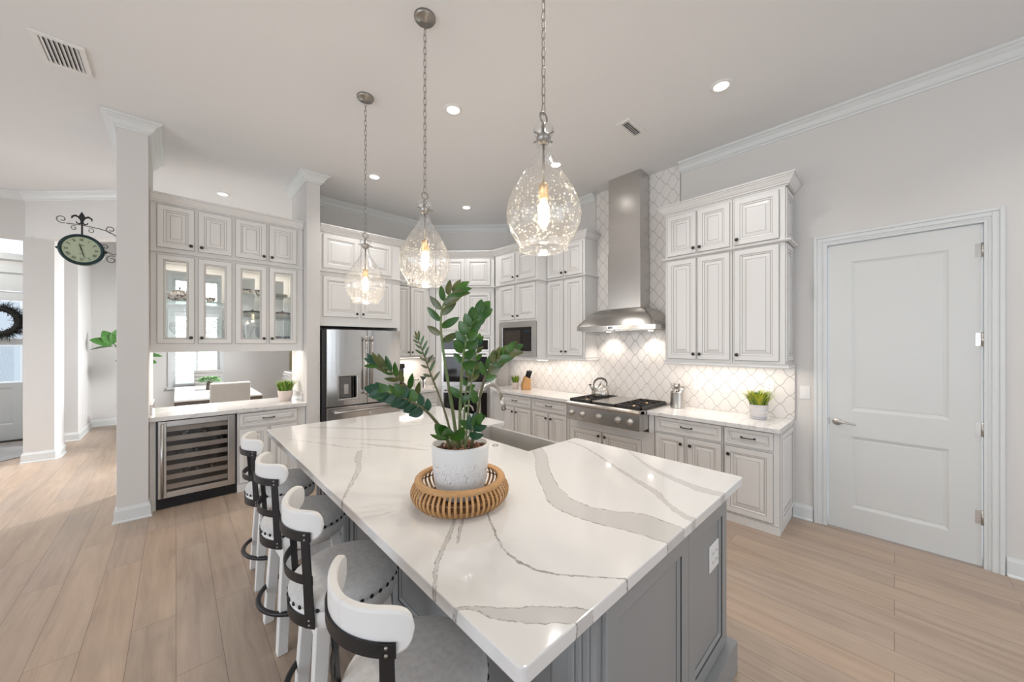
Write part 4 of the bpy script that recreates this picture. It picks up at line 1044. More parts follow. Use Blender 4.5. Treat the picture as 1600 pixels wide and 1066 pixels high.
# a few bottles lying on the racks, foil necks towards the door
bot = MB(); bot.lathe([(0, 0), (0.0375, 0.002), (0.0375, 0.19), (0.030, 0.215), (0.0145, 0.245), (0.0145, 0.262)], 18, m=0, cap=False); bot.lathe([(0.0150, 0.258), (0.0150, 0.305), (0.0, 0.305)], 14, m=1, cap=False)
spots_b = [(0.12, 6), (0.20, 5), (0.36, 5), (0.17, 3), (0.30, 3), (0.42, 1), (0.22, 1), (0.30, 1), (0.50, 4), (0.46, 6)]
proto = None
for x, k in spots_b:
    loc = (-0.139+x, 4.83+0.405, shz[k]-0.004+0.0378)
    if proto is None:
        proto = bot.build('wine_bottle', [BOTTLE, COPPER], None, loc, (PI/2, 0, 0)); o = proto
    else:
        o = proto.copy(); COL.objects.link(o); o.location = loc
    tag(o, 'dark wine bottle lying on a rack inside the wine cooler, foil neck forward', 'wine bottle', 'bottles in the wine cooler')

# ------------------------------------------------------------------ range hood
t = thing('range_hood', 'stainless chimney range hood with a curved canopy over the cooktop', 'range hood', (4.187, 2.240, 0), -PI/2)
# local: x along the wall (right = -world y), y = towards the wall is +; wall plane at y = 0
hw, hd = 0.510, 0.535
q = MB(); q.box(-0.215, 0.215, -0.240, -0.001, 2.00, 2.72); ch = q.build('lower_chimney', STEEL, t, bevel=0.002)
q = MB(); q.box(-0.209, 0.209, -0.234, -0.001, 2.72, ZC-0.004); q.build('upper_chimney', STEEL, t, bevel=0.002)
# canopy: curved roof lofted from a bowed lip to the chimney foot
n = 24; layers = []
def lipfront(u): return -hd+0.055*(2*u-1)**2
K = 9
for k in range(K+1):
    s = k/K; e = s**1.0; zz = 1.815+(2.035-1.815)*math.sin(s*PI/2)**0.9
    ring = []
    hx = hw+(0.218-hw)*e; 
    for i in range(n+1):
        u = i/n; x = -hx+2*hx*u; yf = lipfront(u)*(1-e)+(-0.243)*e
        ring.append((x, yf, zz))
    ring.append((hx, -0.001, zz)); ring.append((-hx, -0.001, zz)); layers.append(ring)
q = MB(); vs = [p for r in layers for p in r]; m_ = n+3; fs = []
for k in range(K):
    for i in range(m_): fs.append((k*m_+i, k*m_+(i+1) % m_, (k+1)*m_+(i+1) % m_, (k+1)*m_+i))
q.add(vs, fs, 0, False)
for i in range(len(q.sm)): q.sm[i] = (i % m_) < n
q.build('canopy', steel('canopy_steel', (0.44, 0.425, 0.40), 0.24, 'x', 0.08), t)
lip = [(-hw+2*hw*i/n, lipfront(i/n)) for i in range(n+1)]+[(hw, -0.001), (-hw, -0.001)]
q = MB(); q.prism(lip, 1.765, 1.815); lp = q.build('lip', STEELH, t, bevel=0.0015)
q = MB()
for i in range(-7, 8):
    if abs(i) < 2: continue
    x = i*0.021; q.box(x-0.005, x+0.005, -hd-0.0025, -hd+0.004, 1.785, 1.795, 0)
q.box(-0.026, 0.026, -hd-0.003, -hd+0.004, 1.777, 1.803, 1); q.build('control_buttons', [CHROME, BGLASS], lp)
q = MB(); q.box(-hw+0.04, -0.01, -hd+0.09, -0.06, 1.757, 1.765); q.box(0.01, hw-0.04, -hd+0.09, -0.06, 1.757, 1.765)
q.build('baffle_filters', STEELH, t)
for x in (-0.28, 0.28):
    q = MB(); q.lathe([(0, -0.002), (0.030, -0.002), (0.030, 0.004)], 20, (x, -0.115, 1.757), cap=False); q.build('hood_lamp', LED, t)
    d = bpy.data.lights.new('hood_lamp', 'SPOT'); d.energy = 9; d.spot_size = R_(120); d.spot_blend = 0.6; d.shadow_soft_size = 0.03; d.color = (1, 0.86, 0.74)
    o = bpy.data.objects.new('hood_lamp_glow', d); COL.objects.link(o); o.parent = t; o.location = (x, -0.115, 1.745)

# ------------------------------------------------------------------ cooktop
t = thing('gas_rangetop', 'stainless gas rangetop with five front knobs, black grates and a central griddle cover', 'cooktop', (3.46, 2.722, 0), -PI/2)
w = 0.941
q = MB(); q.box(0, w, 0.025, 0.725, 0.700, 0.905); q.build('body', STEELH, t, bevel=0.002)
q = MB(); q.box(0, w, 0.0, 0.025, 0.700, 0.868); fp = q.build('front_panel', STEELH, t, bevel=0.003)
q = MB(); q.slab([(-0.012, 0.872), (-0.016, 0.888), (-0.010, 0.903), (0.020, 0.912), (0.10, 0.912), (0.10, 0.872)], 0, 0.0, w); q.build('bullnose', CHROME, t)
for x in (0.075, 0.232, 0.450, 0.690, 0.832):
    k = MB(); k.lathe([(0.036, 0), (0.036, 0.006), (0.030, 0.010), (0.024, 0.011), (0.022, 0.040), (0.019, 0.045), (0, 0.045)], 24, (x, 0, 0.785), 0, KM)
    k.box(x-0.004, x+0.004, -0.052, -0.040, 0.765, 0.805); k.build('knob', CHROME, fp, bevel=0)
q = MB(); q.box(0.515, 0.595, -0.001, 0.0, 0.795, 0.803); q.build('nameplate', NICKEL, fp)
def grate(x0, x1):
    g = MB(); y0, y1 = 0.055, 0.640; z0, z1 = 0.912, 0.944; b = 0.011
    g.box(x0, x1, y0, y0+0.016, z0, z1); g.box(x0, x1, y1-0.016, y1, z0, z1); g.box(x0, x0+0.014, y0, y1, z0, z1); g.box(x1-0.014, x1, y0, y1, z0, z1)
    g.box(x0, x1, (y0+y1)/2-0.008, (y0+y1)/2+0.008, z0+0.006, z1)
    for yc in ((y0*3+y1)/4, (y0+3*y1)/4):
        xc = (x0+x1)/2
        for a in range(8):
            A = a*PI/4+PI/8*0; M = Matrix.Translation((xc, yc, 0)) @ Matrix.Rotation(A, 4, 'Z')
            g.box(0.045, 0.135 if a % 2 == 0 else 0.165, -0.006, 0.006, z0+0.010, z1, 0, M)
    return g.build('grate', IRON, t, bevel=0.002)
def burner(x, y):
    g = MB(); g.lathe([(0.055, 0.908), (0.055, 0.916), (0.042, 0.920), (0.040, 0.928), (0, 0.931)], 24, (x, y, 0)); g.build('burner', [BRASS], t)
grate(0.010, 0.318); grate(0.622, 0.930)
for x in (0.164, 0.776):
    for y in (0.201, 0.494): burner(x, y)
q = MB(); q.box(0.325, 0.615, 0.055, 0.640, 0.910, 0.932, 0); q.build('griddle', IRON, t)
q = MB(); q.box(0.328, 0.612, 0.060, 0.636, 0.932, 0.942); q.build('griddle_cover', STEELH, t, bevel=0.003)
q = MB(); q.box(0, w, 0.660, 0.725, 0.905, 0.925); q.build('rear_trim', STEELH, t, bevel=0.003)

# ------------------------------------------------------------------ things on the range-side counters
t = thing('kettle', 'ribbed stainless kettle with a dark arched handle on the left rear burner', 'kettle', (3.905, 2.535, 0.945), R_(-40))
q = MB(); q.lathe([(0.088, 0.0), (0.102, 0.006), (0.108, 0.030), (0.103, 0.065), (0.084, 0.105), (0.055, 0.132), (0.030, 0.142), (0.0, 0.145)], 72, fn=lambda a, z: 1+0.035*abs(math.cos(a*9))*(1 if 0.01 < z < 0.12 else 0))
q.build('body', CHROME, t)
q = MB(); q.lathe([(0.030, 0.140), (0.030, 0.147), (0.010, 0.151), (0.008, 0.160), (0.013, 0.166), (0.010, 0.174), (0, 0.175)], 20, cap=False); q.build('lid', CHROME, t)
q = MB(); q.cyl((-0.082, 0, 0.075), (-0.128, 0, 0.135), 0.022, 16, 0, 0.013); q.build('spout', CHROME, t)
q = MB(); q.tube([(-0.080, 0, 0.10), (-0.088, 0, 0.150), (-0.070, 0, 0.195), (-0.030, 0, 0.222), (0.020, 0, 0.225), (0.062, 0, 0.205), (0.085, 0, 0.165), (0.080, 0, 0.120)], [0.006, 0.007, 0.012, 0.013, 0.013, 0.012, 0.007, 0.006], 10)
q.build('handle', principled('grey_phenolic', (0.09, 0.085, 0.08), 0.4), t)
q = MB(); q.lathe([(0.016, 0), (0.018, 0.010), (0, 0.016)], 12, (-0.130, 0, 0.137)); q.build('whistle', BLACK, t)

t = thing('utensil_holder', 'ribbed steel can full of cooking utensils on the counter right of the cooktop', 'utensil holder', (4.035, 1.640, CT), 0)
q = MB(); pr = [(0.0, 0.003), (0.066, 0.003), (0.066, 0.0)]+[(0.068+0.0022*(i % 2), 0.002+i*0.0062) for i in range(26)]+[(0.070, 0.170), (0.070, 0.176), (0.066, 0.176), (0.064, 0.010), (0, 0.010)]
q.lathe(pr, 32, cap=False); q.build('can', CHROME, t)
U = [('serving spoon', 0.030, 0.020, 18, 60, CHROME), ('slotted turner', -0.030, 0.015, -20, 30, NICKEL), ('ladle', 0.010, -0.035, 14, -70, CHROME), ('black spatula', -0.020, -0.020, -26, 10, BLACK), ('whisk', 0.0, 0.035, 8, 120, CHROME), ('wooden-toned tongs', -0.040, -0.005, -34, -20, NICKEL)]
for i, (nm, dx, dy, tilt, az, mt) in enumerate(U):
    q = MB(); M = Matrix.Rotation(R_(az), 4, 'Z') @ Matrix.Rotation(R_(abs(tilt)*0.45), 4, 'Y'); 
    q.cyl(M @ Vector((0, 0, 0)), M @ Vector((0, 0, 0.185)), 0.0045, 8)
    if nm == 'whisk':
        for a in range(5):
            A = a*PI/5; q.tube([M @ Vector((0.022*math.sin(s_*PI)*math.cos(A)*(1 if s_ <= 1 else -1), 0.022*math.sin(s_*PI)*math.sin(A), 0.18+0.075*math.sin(s_*PI/2))) for s_ in [k/10 for k in range(21)]], 0.0011, 5)
    elif nm in ('slotted turner', 'black spatula'):
        q.box(-0.028, 0.028, -0.002, 0.002, 0.18, 0.255, 0, M)
    elif 'tongs' in nm:
        q.box(-0.010, 0.010, 0.004, 0.007, 0.05, 0.235, 0, M)
    else:
        q.lathe([(0.0, 0.0), (0.018, 0.006), (0.028, 0.022), (0.027, 0.024), (0.016, 0.010), (0.0, 0.005)], 18, tuple(M @ Vector((0.0, 0, 0.205))), 0, M @ Matrix.Rotation(R_(80), 4, 'X'))
    o = q.build('kitchen_'+{'serving spoon': 'spoon', 'slotted turner': 'turner', 'ladle': 'ladle', 'black spatula': 'spatula', 'whisk': 'whisk', 'wooden-toned tongs': 'tongs'}[nm], mt, None, (4.035+dx*0.9, 1.640+dy*0.9, CT+0.0125))
    tag(o, {'serving spoon': 'shiny steel serving spoon standing in the steel utensil can', 'slotted turner': 'flat grey metal turner standing in the steel utensil can', 'ladle': 'shiny steel ladle standing in the steel utensil can', 'black spatula': 'black flat spatula standing in the steel utensil can', 'whisk': 'wire balloon whisk standing in the steel utensil can', 'wooden-toned tongs': 'slim grey tongs leaning left in the steel utensil can'}[nm], 'utensil', 'utensils in the steel can')

def grass_pot(label, loc, r, h, gh, potmat, n=230, seed=1, mats=None, spread=1.0, rb=0.78, rect=None):
    t = thing('potted_grass', label, 'potted plant', loc, 0)
    q = MB(); q.lathe([(0, 0.004), (r*rb*0.96, 0.004), (r*rb*0.96, 0), (r*rb, 0.003), (r*(rb+1)/2*1.03, h*0.5), (r, h-0.004), (r, h), (r-0.006, h), (r-0.008, h*0.86), (0, h*0.86)], 36, cap=False)
    q.build('pot', potmat, t)
    rnd = random.Random(seed); q = MB()
    for i in range(n):
        a = rnd.uniform(0, 2*PI); rr = r*0.80*math.sqrt(rnd.random()); b = Vector((rr*math.cos(a), rr*math.sin(a), h*0.86))
        lean = rnd.uniform(0.1, 1.0)*(rr/r)*0.95*spread+rnd.uniform(0, 0.25); az = a+rnd.uniform(-0.6, 0.6); H = gh*rnd.uniform(0.55, 1.05)
        d = Vector((math.cos(az), math.sin(az), 0)); sd = Vector((-math.sin(az), math.cos(az), 0)); wd_ = rnd.uniform(0.0022, 0.0036)*(r/0.06)
        P = [b, b+d*H*lean*0.28+Vector((0, 0, H*0.5)), b+d*H*lean*0.62+Vector((0, 0, H*0.84)), b+d*H*lean*1.0+Vector((0, 0, H*(1.0-0.18*lean)))]
        ws = [wd_, wd_*1.1, wd_*0.8, 0.0003]; vs = []
        for p, ww in zip(P, ws): vs += [p-sd*ww, p+sd*ww]
        mi = 0 if rnd.random() < 0.6 else (1 if rnd.random() < 0.5 else 2)
        q.add(vs, [(0, 1, 3, 2), (2, 3, 5, 4), (4, 5, 7, 6)], mi)
    q.build('grass', mats or [GRASSY, GRASSD, GRASSM], t)
    return t
grass_pot('yellow-green potted grass in a banded round pot on the counter near the pantry door', (4.005, 0.875, CT), 0.079, 0.135, 0.155, CERASTRIPE, 330, 3, spread=1.1)
grass_pot('small green potted grass in a blush pot left of the knife block', (3.905, 4.085, CT), 0.056, 0.100, 0.130, CERAPINK, 200, 5, [GRASSD, GRASSM, GRASSY])
grass_pot('green potted grass in a blush pot on the bar counter by the pier', (0.985, 5.140, CT+0.006), 0.082, 0.125, 0.150, CERAPINK, 330, 7, [GRASSM, GRASSY, GRASSD])

# knife block with knives
t = thing('knife_block', 'blond wooden knife block on the counter between the small grass pot and the outlet', 'knife block', (3.945, 3.890, CT), R_(150))
q = MB(); q.slab([(-0.065, 0.0), (0.065, 0.0), (0.065, 0.085), (0.020, 0.205), (-0.062, 0.165)], 1, -0.055, 0.055); q.build('block', KNIFEWOOD, t, bevel=0.004)
T = Matrix.Translation((3.945, 3.890, CT)) @ Matrix.Rotation(R_(150), 4, 'Z')
kn = 0
for a, b_ in ((-0.045, -0.035), (-0.045, 0.0), (-0.045, 0.035), (-0.018, -0.030), (-0.018, 0.005), (-0.018, 0.038), (0.006, 0.0)):
    zb = 0.165+(a+0.062)/0.082*0.040
    base_ = Vector((a, b_, zb)); up = Vector((-0.30, 0, 0.95)).normalized()
    q = MB(); q.tube([base_-up*0.008, base_+up*0.010, base_+up*0.05, base_+up*(0.085+0.012*(kn % 3)), base_+up*(0.10+0.012*(kn % 3))], [0.009, 0.011, 0.010, 0.012, 0.008], 8)
    o = q.build('kitchen_knife', BLACK); o.matrix_world = T
    kn += 1; tag(o, 'black-handled knife standing in the blond wooden knife block', 'knife', 'knives in the block')

# coffee corner: coffee maker, glass jars and a little succulent
t = thing('coffee_maker', 'black coffee maker on the corner counter beside the refrigerator', 'coffee maker', (2.52, 5.24, CT), R_(-20))
q = MB(); q.box(-0.075, 0.075, -0.10, 0.12, 0, 0.035); q.build('base', BLACK, t, bevel=0.006)
q = MB(); q.box(-0.070, 0.070, 0.03, 0.12, 0.035, 0.33); q.build('water_tank', BGLASS, t, bevel=0.01)
q = MB(); q.box(-0.075, 0.075, -0.10, 0.12, 0.33, 0.40); q.build('brew_head', BLACK, t, bevel=0.012)
for i, (x, y, h_) in enumerate(((2.70, 5.18, 0.17), (2.80, 5.22, 0.13))):
    q = MB(); q.lathe([(0, 0.002), (0.045, 0.0), (0.048, 0.01), (0.048, h_-0.03), (0.036, h_-0.012), (0.036, h_)], 24, cap=False); j = q.build('glass_jar', CRYSTAL, None, (x, y, CT))
    tag(j, ['taller clear glass jar beside the coffee maker', 'shorter clear glass jar between the tall jar and succulent vase'][i], 'jar', 'jars in the coffee corner')
    q = MB(); q.lathe([(0.040, h_), (0.042, h_+0.006), (0.040, h_+0.018), (0, h_+0.02)], 24, cap=False); q.build('lid', CHROME, j)
t = thing('succulent', 'small spiky grey succulent in a clear glass vase in the coffee corner', 'potted plant', (2.885, 5.15, CT))
q = MB(); q.lathe([(0, 0.004), (0.050, 0), (0.055, 0.02), (0.055, 0.13), (0.052, 0.13), (0.050, 0.01), (0, 0.008)], 24, cap=False); q.build('vase', CRYSTAL, t)
q = MB(); rnd = random.Random(2)
for i in range(34):
    a = i*2.4; l = 0.045+0.03*rnd.random(); d = Vector((math.cos(a), math.sin(a), 0.9+0.8*rnd.random())).normalized()
    q.cyl(Vector((0.008*math.cos(a), 0.008*math.sin(a), 0.13)), Vector((0, 0, 0.13))+d*l*1.3, 0.008, 6, 0, 0.001)
q.cyl((0, 0, 0.012), (0, 0, 0.14), 0.012, 8); q.build('rosette', principled('grey_succulent', (0.10, 0.115, 0.11), 0.6), t)

# ------------------------------------------------------------------ china and glass inside the bar cabinet
def cz(s): return {'a': 2.045, 'b': 2.170, 'c': 1.905, 'f': 1.612}[s]
def dish(name, label, cat, x, y, s, group=None):
    return thing(name, label, cat, (x, y, cz(s)), 0, group)
t = dish('teapot', 'porcelain teapot with a printed floral band on the shelf behind the leftmost glass door', 'teapot', 0.030, 5.14, 'a')
q = MB(); q.lathe([(0.050, 0), (0.052, 0.006), (0.085, 0.025), (0.094, 0.055), (0.080, 0.090), (0.055, 0.104)], 28); q.build('body', PRINTC, t)
q = MB(); q.lathe([(0.060, 0.102), (0.058, 0.112), (0.030, 0.126), (0.008, 0.130), (0.008, 0.140), (0.014, 0.150), (0, 0.158)], 24, cap=False); q.build('lid', principled('grey_glaze', (0.30, 0.30, 0.28), 0.25), t)
q = MB(); q.tube([(-0.072, 0, 0.085), (-0.112, 0, 0.092), (-0.128, 0, 0.062), (-0.108, 0, 0.034), (-0.080, 0, 0.028)], 0.007, 8); q.build('handle', CERAMIC, t)
q = MB(); q.tube([(0.078, 0, 0.035), (0.118, 0, 0.060), (0.130, 0, 0.098)], [0.020, 0.013, 0.008], 10); q.build('spout', CERAMIC, t)
def cup(label, x, y, s, mat=PRINTC, rim=True, group='cups in the bar cabinet'):
    t = dish('teacup', label, 'cup', x, y, s, group)
    q = MB(); q.lathe([(0.0, 0.004), (0.022, 0), (0.026, 0.006), (0.040, 0.035), (0.043, 0.062), (0.040, 0.062), (0.036, 0.030), (0, 0.010)], 24, cap=False); q.build('bowl', mat, t)
    q = MB(); q.tube([(0.040, 0, 0.052), (0.062, 0, 0.050), (0.064, 0, 0.028), (0.038, 0, 0.022)], 0.0045, 7); q.build('handle', CERAMIC, t)
    if rim:
        q = MB(); q.lathe([(0.0435, 0.054), (0.0450, 0.064), (0.040, 0.064)], 24, cap=False); q.build('rim_band', GOLD, t)
cup('printed teacup on the shelf behind the second glass door from the column', 0.275, 5.10, 'a', rim=False)
cup('dark-rimmed cup at the left of the upper shelf behind the third glass door', 0.600, 5.12, 'b')
cup('dark-rimmed cup at the right of the upper shelf behind the third glass door', 0.715, 5.12, 'b')
t = dish('wine_glass', 'large etched balloon wine glass behind the leftmost glass door', 'glass', 0.005, 5.13, 'f')
q = MB(); q.lathe([(0, 0.002), (0.040, 0.0), (0.038, 0.004), (0.006, 0.012), (0.005, 0.085), (0.030, 0.105), (0.056, 0.140), (0.060, 0.170), (0.050, 0.215)], 28, cap=False); q.build('bowl_and_stem', CRYSTAL, t)
t = dish('glass_pitcher', 'clear glass pitcher with a pinched neck behind the second glass door', 'pitcher', 0.330, 5.14, 'f')
q = MB(); q.lathe([(0, 0.003), (0.060, 0.0), (0.082, 0.03), (0.084, 0.085), (0.060, 0.145), (0.042, 0.185), (0.055, 0.24), (0.068, 0.262)], 28, cap=False); q.build('body', CRYSTAL, t)
q = MB(); q.tube([(-0.055, 0, 0.235), (-0.105, 0, 0.225), (-0.115, 0, 0.160), (-0.080, 0, 0.100)], 0.007, 8); q.build('handle', CRYSTAL, t)
for (x, s, lab, c) in ((0.655, 'c', 'cream casserole dish with a dark lid on the lower shelf behind the third glass door', GOLD), (0.955, 'c', 'cream casserole dish with a bronze lid on the lower shelf behind the rightmost glass door', principled('bronze_lid', (0.16, 0.09, 0.05), 0.3, 0.6))):
    t = dish('casserole_dish', lab, 'dish', x, 5.14, s)
    q = MB(); q.lathe([(0, 0.003), (0.070, 0.0), (0.086, 0.012), (0.092, 0.060), (0.090, 0.066)], 32, cap=False); q.build('dish', principled('cream_stoneware', (0.55, 0.53, 0.47), 0.35) if x < 0.9 else bpy.data.materials['cream_stoneware'], t)
    q = MB(); q.lathe([(0.096, 0.062), (0.097, 0.072), (0.075, 0.084), (0.0, 0.088)], 32, cap=False); q.lathe([(0.010, 0.086), (0.014, 0.098), (0, 0.104)], 12, cap=False); q.build('lid', c, t)
pl = None
for i in range(5):
    q = MB(); q.lathe([(0, 0.0), (0.055, 0.0), (0.085, 0.006), (0.087, 0.009), (0.055, 0.004), (0, 0.004)], 32, cap=False)
    if pl is None: pl = q.build('plate', principled('sage_plate', (0.50, 0.50, 0.44), 0.3), None, (0.915, 5.12, cz('b'))); o = pl
    else: o = pl.copy(); COL.objects.link(o); o.location = (0.915, 5.12, cz('b')+i*0.0062)
    tag(o, 'sage grey plate in the stack on the upper shelf behind the rightmost glass door', 'plate', 'stacked plates in the bar cabinet')
for x, y, lab in ((0.60, 5.10, 'folded white napkin fan glass bowl at the left behind the third glass door'), (0.735, 5.15, 'clear stemmed bowl at the right behind the third glass door')):
    t = dish('crystal_bowl', lab.replace('folded white napkin fan glass bowl', 'tall flared cut-glass vase'), 'glassware', x, y, 'f')
    if x < 0.65:
        q = MB(); q.lathe([(0, 0.003), (0.040, 0), (0.030, 0.02), (0.035, 0.08), (0.055, 0.15), (0.075, 0.20)], 14, cap=False, smooth=False); q.build('vase', CRYSTAL, t)
    else:
        q = MB(); q.lathe([(0, 0.002), (0.040, 0), (0.008, 0.012), (0.008, 0.05), (0.045, 0.08), (0.060, 0.14), (0.055, 0.19)], 28, cap=False); q.build('bowl_and_stem', CRYSTAL, t)
g0 = None
for i, (x, y) in enumerate(((0.875, 5.08), (0.955, 5.07), (1.035, 5.09), (0.915, 5.17), (1.00, 5.17))):
    if g0 is None:
        q = MB(); q.lathe([(0, 0.006), (0.030, 0.0), (0.033, 0.008), (0.037, 0.085), (0.035, 0.085), (0.031, 0.012), (0, 0.010)], 12, cap=False, smooth=False); g0 = q.build('tumbler', CRYSTAL, None, (x, y, cz('f'))); o = g0
    else: o = g0.copy(); COL.objects.link(o); o.location = (x, y, cz('f'))
    tag(o, 'cut-glass tumbler on the cabinet floor behind the rightmost glass door', 'tumbler', 'tumblers in the bar cabinet')

# ------------------------------------------------------------------ kitchen island
IX0, IX1, IY0, IY1 = 0.54, 2.185, 0.545, 3.53
BX0, BX1, BY0, BY1 = 0.890, 1.950, 0.574, 3.32       # body
t = thing('kitchen_island', 'charcoal grey panelled kitchen island under the large veined quartz top', 'kitchen island', (0, 0, 0))
q = MB(); q.box(BX0, 1.66, BY0, BY1, 0.15, 0.858); q.box(1.66, BX1, BY0, 1.640, 0.15, 0.858); q.box(1.66, BX1, 2.40, BY1, 0.15, 0.858); q.box(1.66, BX1-0.02, 1.640, 2.40, 0.15, 0.60)
q.build('body', GREY, t)
q = MB(); q.sweep([(BX0, BY1), (BX0, BY0), (BX1, BY0), (BX1, BY1)], [(0, 0), (0.014, 0), (0.014, 0.020), (0.002, 0.034), (0.002, 0.135), (-0.004, 0.15), (-0.05, 0.15), (-0.05, 0)], 0, False, -1)
q.build('plinth', GREY, t)
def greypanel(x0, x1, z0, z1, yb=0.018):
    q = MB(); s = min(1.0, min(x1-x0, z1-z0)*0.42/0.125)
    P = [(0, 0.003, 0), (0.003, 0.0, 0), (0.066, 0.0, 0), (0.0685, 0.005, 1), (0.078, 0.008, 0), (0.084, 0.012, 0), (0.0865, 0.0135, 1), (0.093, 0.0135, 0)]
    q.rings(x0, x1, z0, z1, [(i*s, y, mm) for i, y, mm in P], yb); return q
# end panels facing the camera (-y): wide panel then narrower panel at the right
for a, b in ((0.0, 0.588), (0.591, 1.060)):
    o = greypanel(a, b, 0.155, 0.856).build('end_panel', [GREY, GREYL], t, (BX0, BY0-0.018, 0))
# stool side: five panels framed by fluted posts
n = 4; Ls = BY1-BY0; pw = 0.10; gapw = (Ls-(n+1)*pw)/n
for i in range(n+1):
    y = BY1-i*(gapw+pw); q = MB(); q.box(0, pw, 0, 0.030, 0.155, 0.856)
    for f in range(3): q.box(0.018+f*0.026, 0.030+f*0.026, -0.006, 0.0, 0.20, 0.82)
    q.build('post', [GREY], t, (BX0-0.030, y, 0), (0, 0, -PI/2), bevel=0.003)
for i in range(n):
    y = BY1-pw-i*(gapw+pw)
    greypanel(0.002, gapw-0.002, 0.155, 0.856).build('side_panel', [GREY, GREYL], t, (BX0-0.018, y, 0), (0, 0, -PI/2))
# panels on the range side
for a, b in ((0.60, 1.10), (1.11, 1.62), (2.42, 3.30)):
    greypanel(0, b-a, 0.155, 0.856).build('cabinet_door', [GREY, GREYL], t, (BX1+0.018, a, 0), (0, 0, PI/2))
greypanel(0, 0.75, 0.155, 0.585).build('cabinet_door', [GREY, GREYL], t, (BX1+0.0, 1.645, 0), (0, 0, PI/2))
plate('white double outlet plate on the grey end panel of the kitchen island', (1.800, BY0-0.0045, 0.630), 0, w=0.118, h=0.118, kind='outlet', n=2, cat='outlet')

def rounded(poly, r, n=6):
    out = []; K = len(poly)
    for i in range(K):
        p0, p1, p2 = Vector(poly[i-1]), Vector(poly[i]), Vector(poly[(i+1) % K])
        a = (p0-p1).normalized(); b = (p2-p1).normalized(); s_ = p1+a*r; e_ = p1+b*r; c = p1+a*r+b*r
        for k in range(n+1):
            u = k/n; ang = u*PI/2; out.append(tuple(c-b*r*math.cos(ang)*1.0-a*r*math.sin(ang)*1.0) if False else tuple(s_*(1-u)**2+p1*2*u*(1-u)+e_*u**2))
    return out
poly = rounded([(IX0, IY0), (IX1, IY0), (IX1, 1.635), (1.680, 1.635), (1.680, 2.405), (IX1-0.015, 2.405), (IX1-0.015, IY1), (IX0, IY1)], 0.022)
q = MB(); q.prism(poly, 0.858, 0.900)
tag(q.build('island_countertop', QISL, bevel=0.004, seg=3), 'large white quartz island top with bold grey veins and a sink notch', 'countertop')

# apron-front sink
t = thing('apron_sink', 'stainless apron-front sink set into the range side of the island', 'sink', (0, 0, 0))
sx0, sx1, sy0, sy1, zb, zt = 1.684, 2.020, 1.640, 2.400, 0.640, 0.893
w_ = 0.016
q = MB(); q.box(sx0, sx1, sy0, sy1, zb-0.01, zb+0.004)
q.box(sx0, sx0+w_, sy0, sy1, zb, zt); q.box(sx1-0.030, sx1, sy0, sy1, zb, zt); q.box(sx0+w_, sx1-0.030, sy0, sy0+w_, zb, zt); q.box(sx0+w_, sx1-0.030, sy1-w_, sy1, zb, zt)
q.build('basin', SINKST, t, bevel=0.003)
q = MB(); q.lathe([(0, 0.001), (0.045, 0.001), (0.048, 0.004), (0.040, 0.004)], 24, (1.84, 2.02, zb+0.004), cap=False); q.build('drain', CHROME, t)

# faucets and button
t = thing('faucet', 'tall arched brushed-nickel pull-down faucet beside the sink', 'faucet', (1.630, 2.095, 0.900), 0)
q = MB(); q.lathe([(0.032, 0), (0.032, 0.006), (0.027, 0.012), (0.024, 0.05), (0.019, 0.14), (0.0165, 0.16)], 24); q.build('base', CHROME, t)
P = [(0, 0, 0.15), (0, 0, 0.28)]+[(0.105-0.105*math.cos(a), 0, 0.29+0.105*math.sin(a)) for a in [PI*k/14 for k in range(0, 13)]]
P.append((0.222, 0, 0.275)); q = MB(); q.tube(P, 0.0155, 14); q.build('gooseneck', CHROME, t)
q = MB(); q.cyl(Vector(P[-1])-Vector((-0.002, 0, -0.010)), (0.246, 0, 0.185), 0.0175, 16, 0, 0.020); q.build('spray_head', CHROME, t)
q = MB(); q.cyl((0, 0.018, 0.085), (0, 0.048, 0.085), 0.013, 14); q.cyl((0, 0.042, 0.085), (-0.005, 0.055, 0.155), 0.006, 10); q.build('lever', CHROME, t)
t = thing('filter_tap', 'thin arched nickel water filter tap behind the plant stems', 'faucet', (1.635, 2.315, 0.900), 0)
q = MB(); q.lathe([(0.022, 0), (0.022, 0.006), (0.012, 0.012), (0.010, 0.06)], 20); q.build('base', CHROME, t)
q = MB(); q.tube([(0, 0, 0.05), (0, 0, 0.15)]+[(0.055-0.055*math.cos(a), 0, 0.16+0.055*math.sin(a)) for a in [PI*k/10 for k in range(0, 9)]]+[(0.112, 0, 0.165)], 0.006, 10); q.build('spout', CHROME, t)
q = MB(); q.lathe([(0.020, 0), (0.020, 0.004), (0.012, 0.007), (0.012, 0.010), (0, 0.010)], 24)
tag(q.build('disposal_button', CHROME, None, (1.605, 1.880, 0.900)), 'small round nickel disposal button on the island beside the sink', 'button')

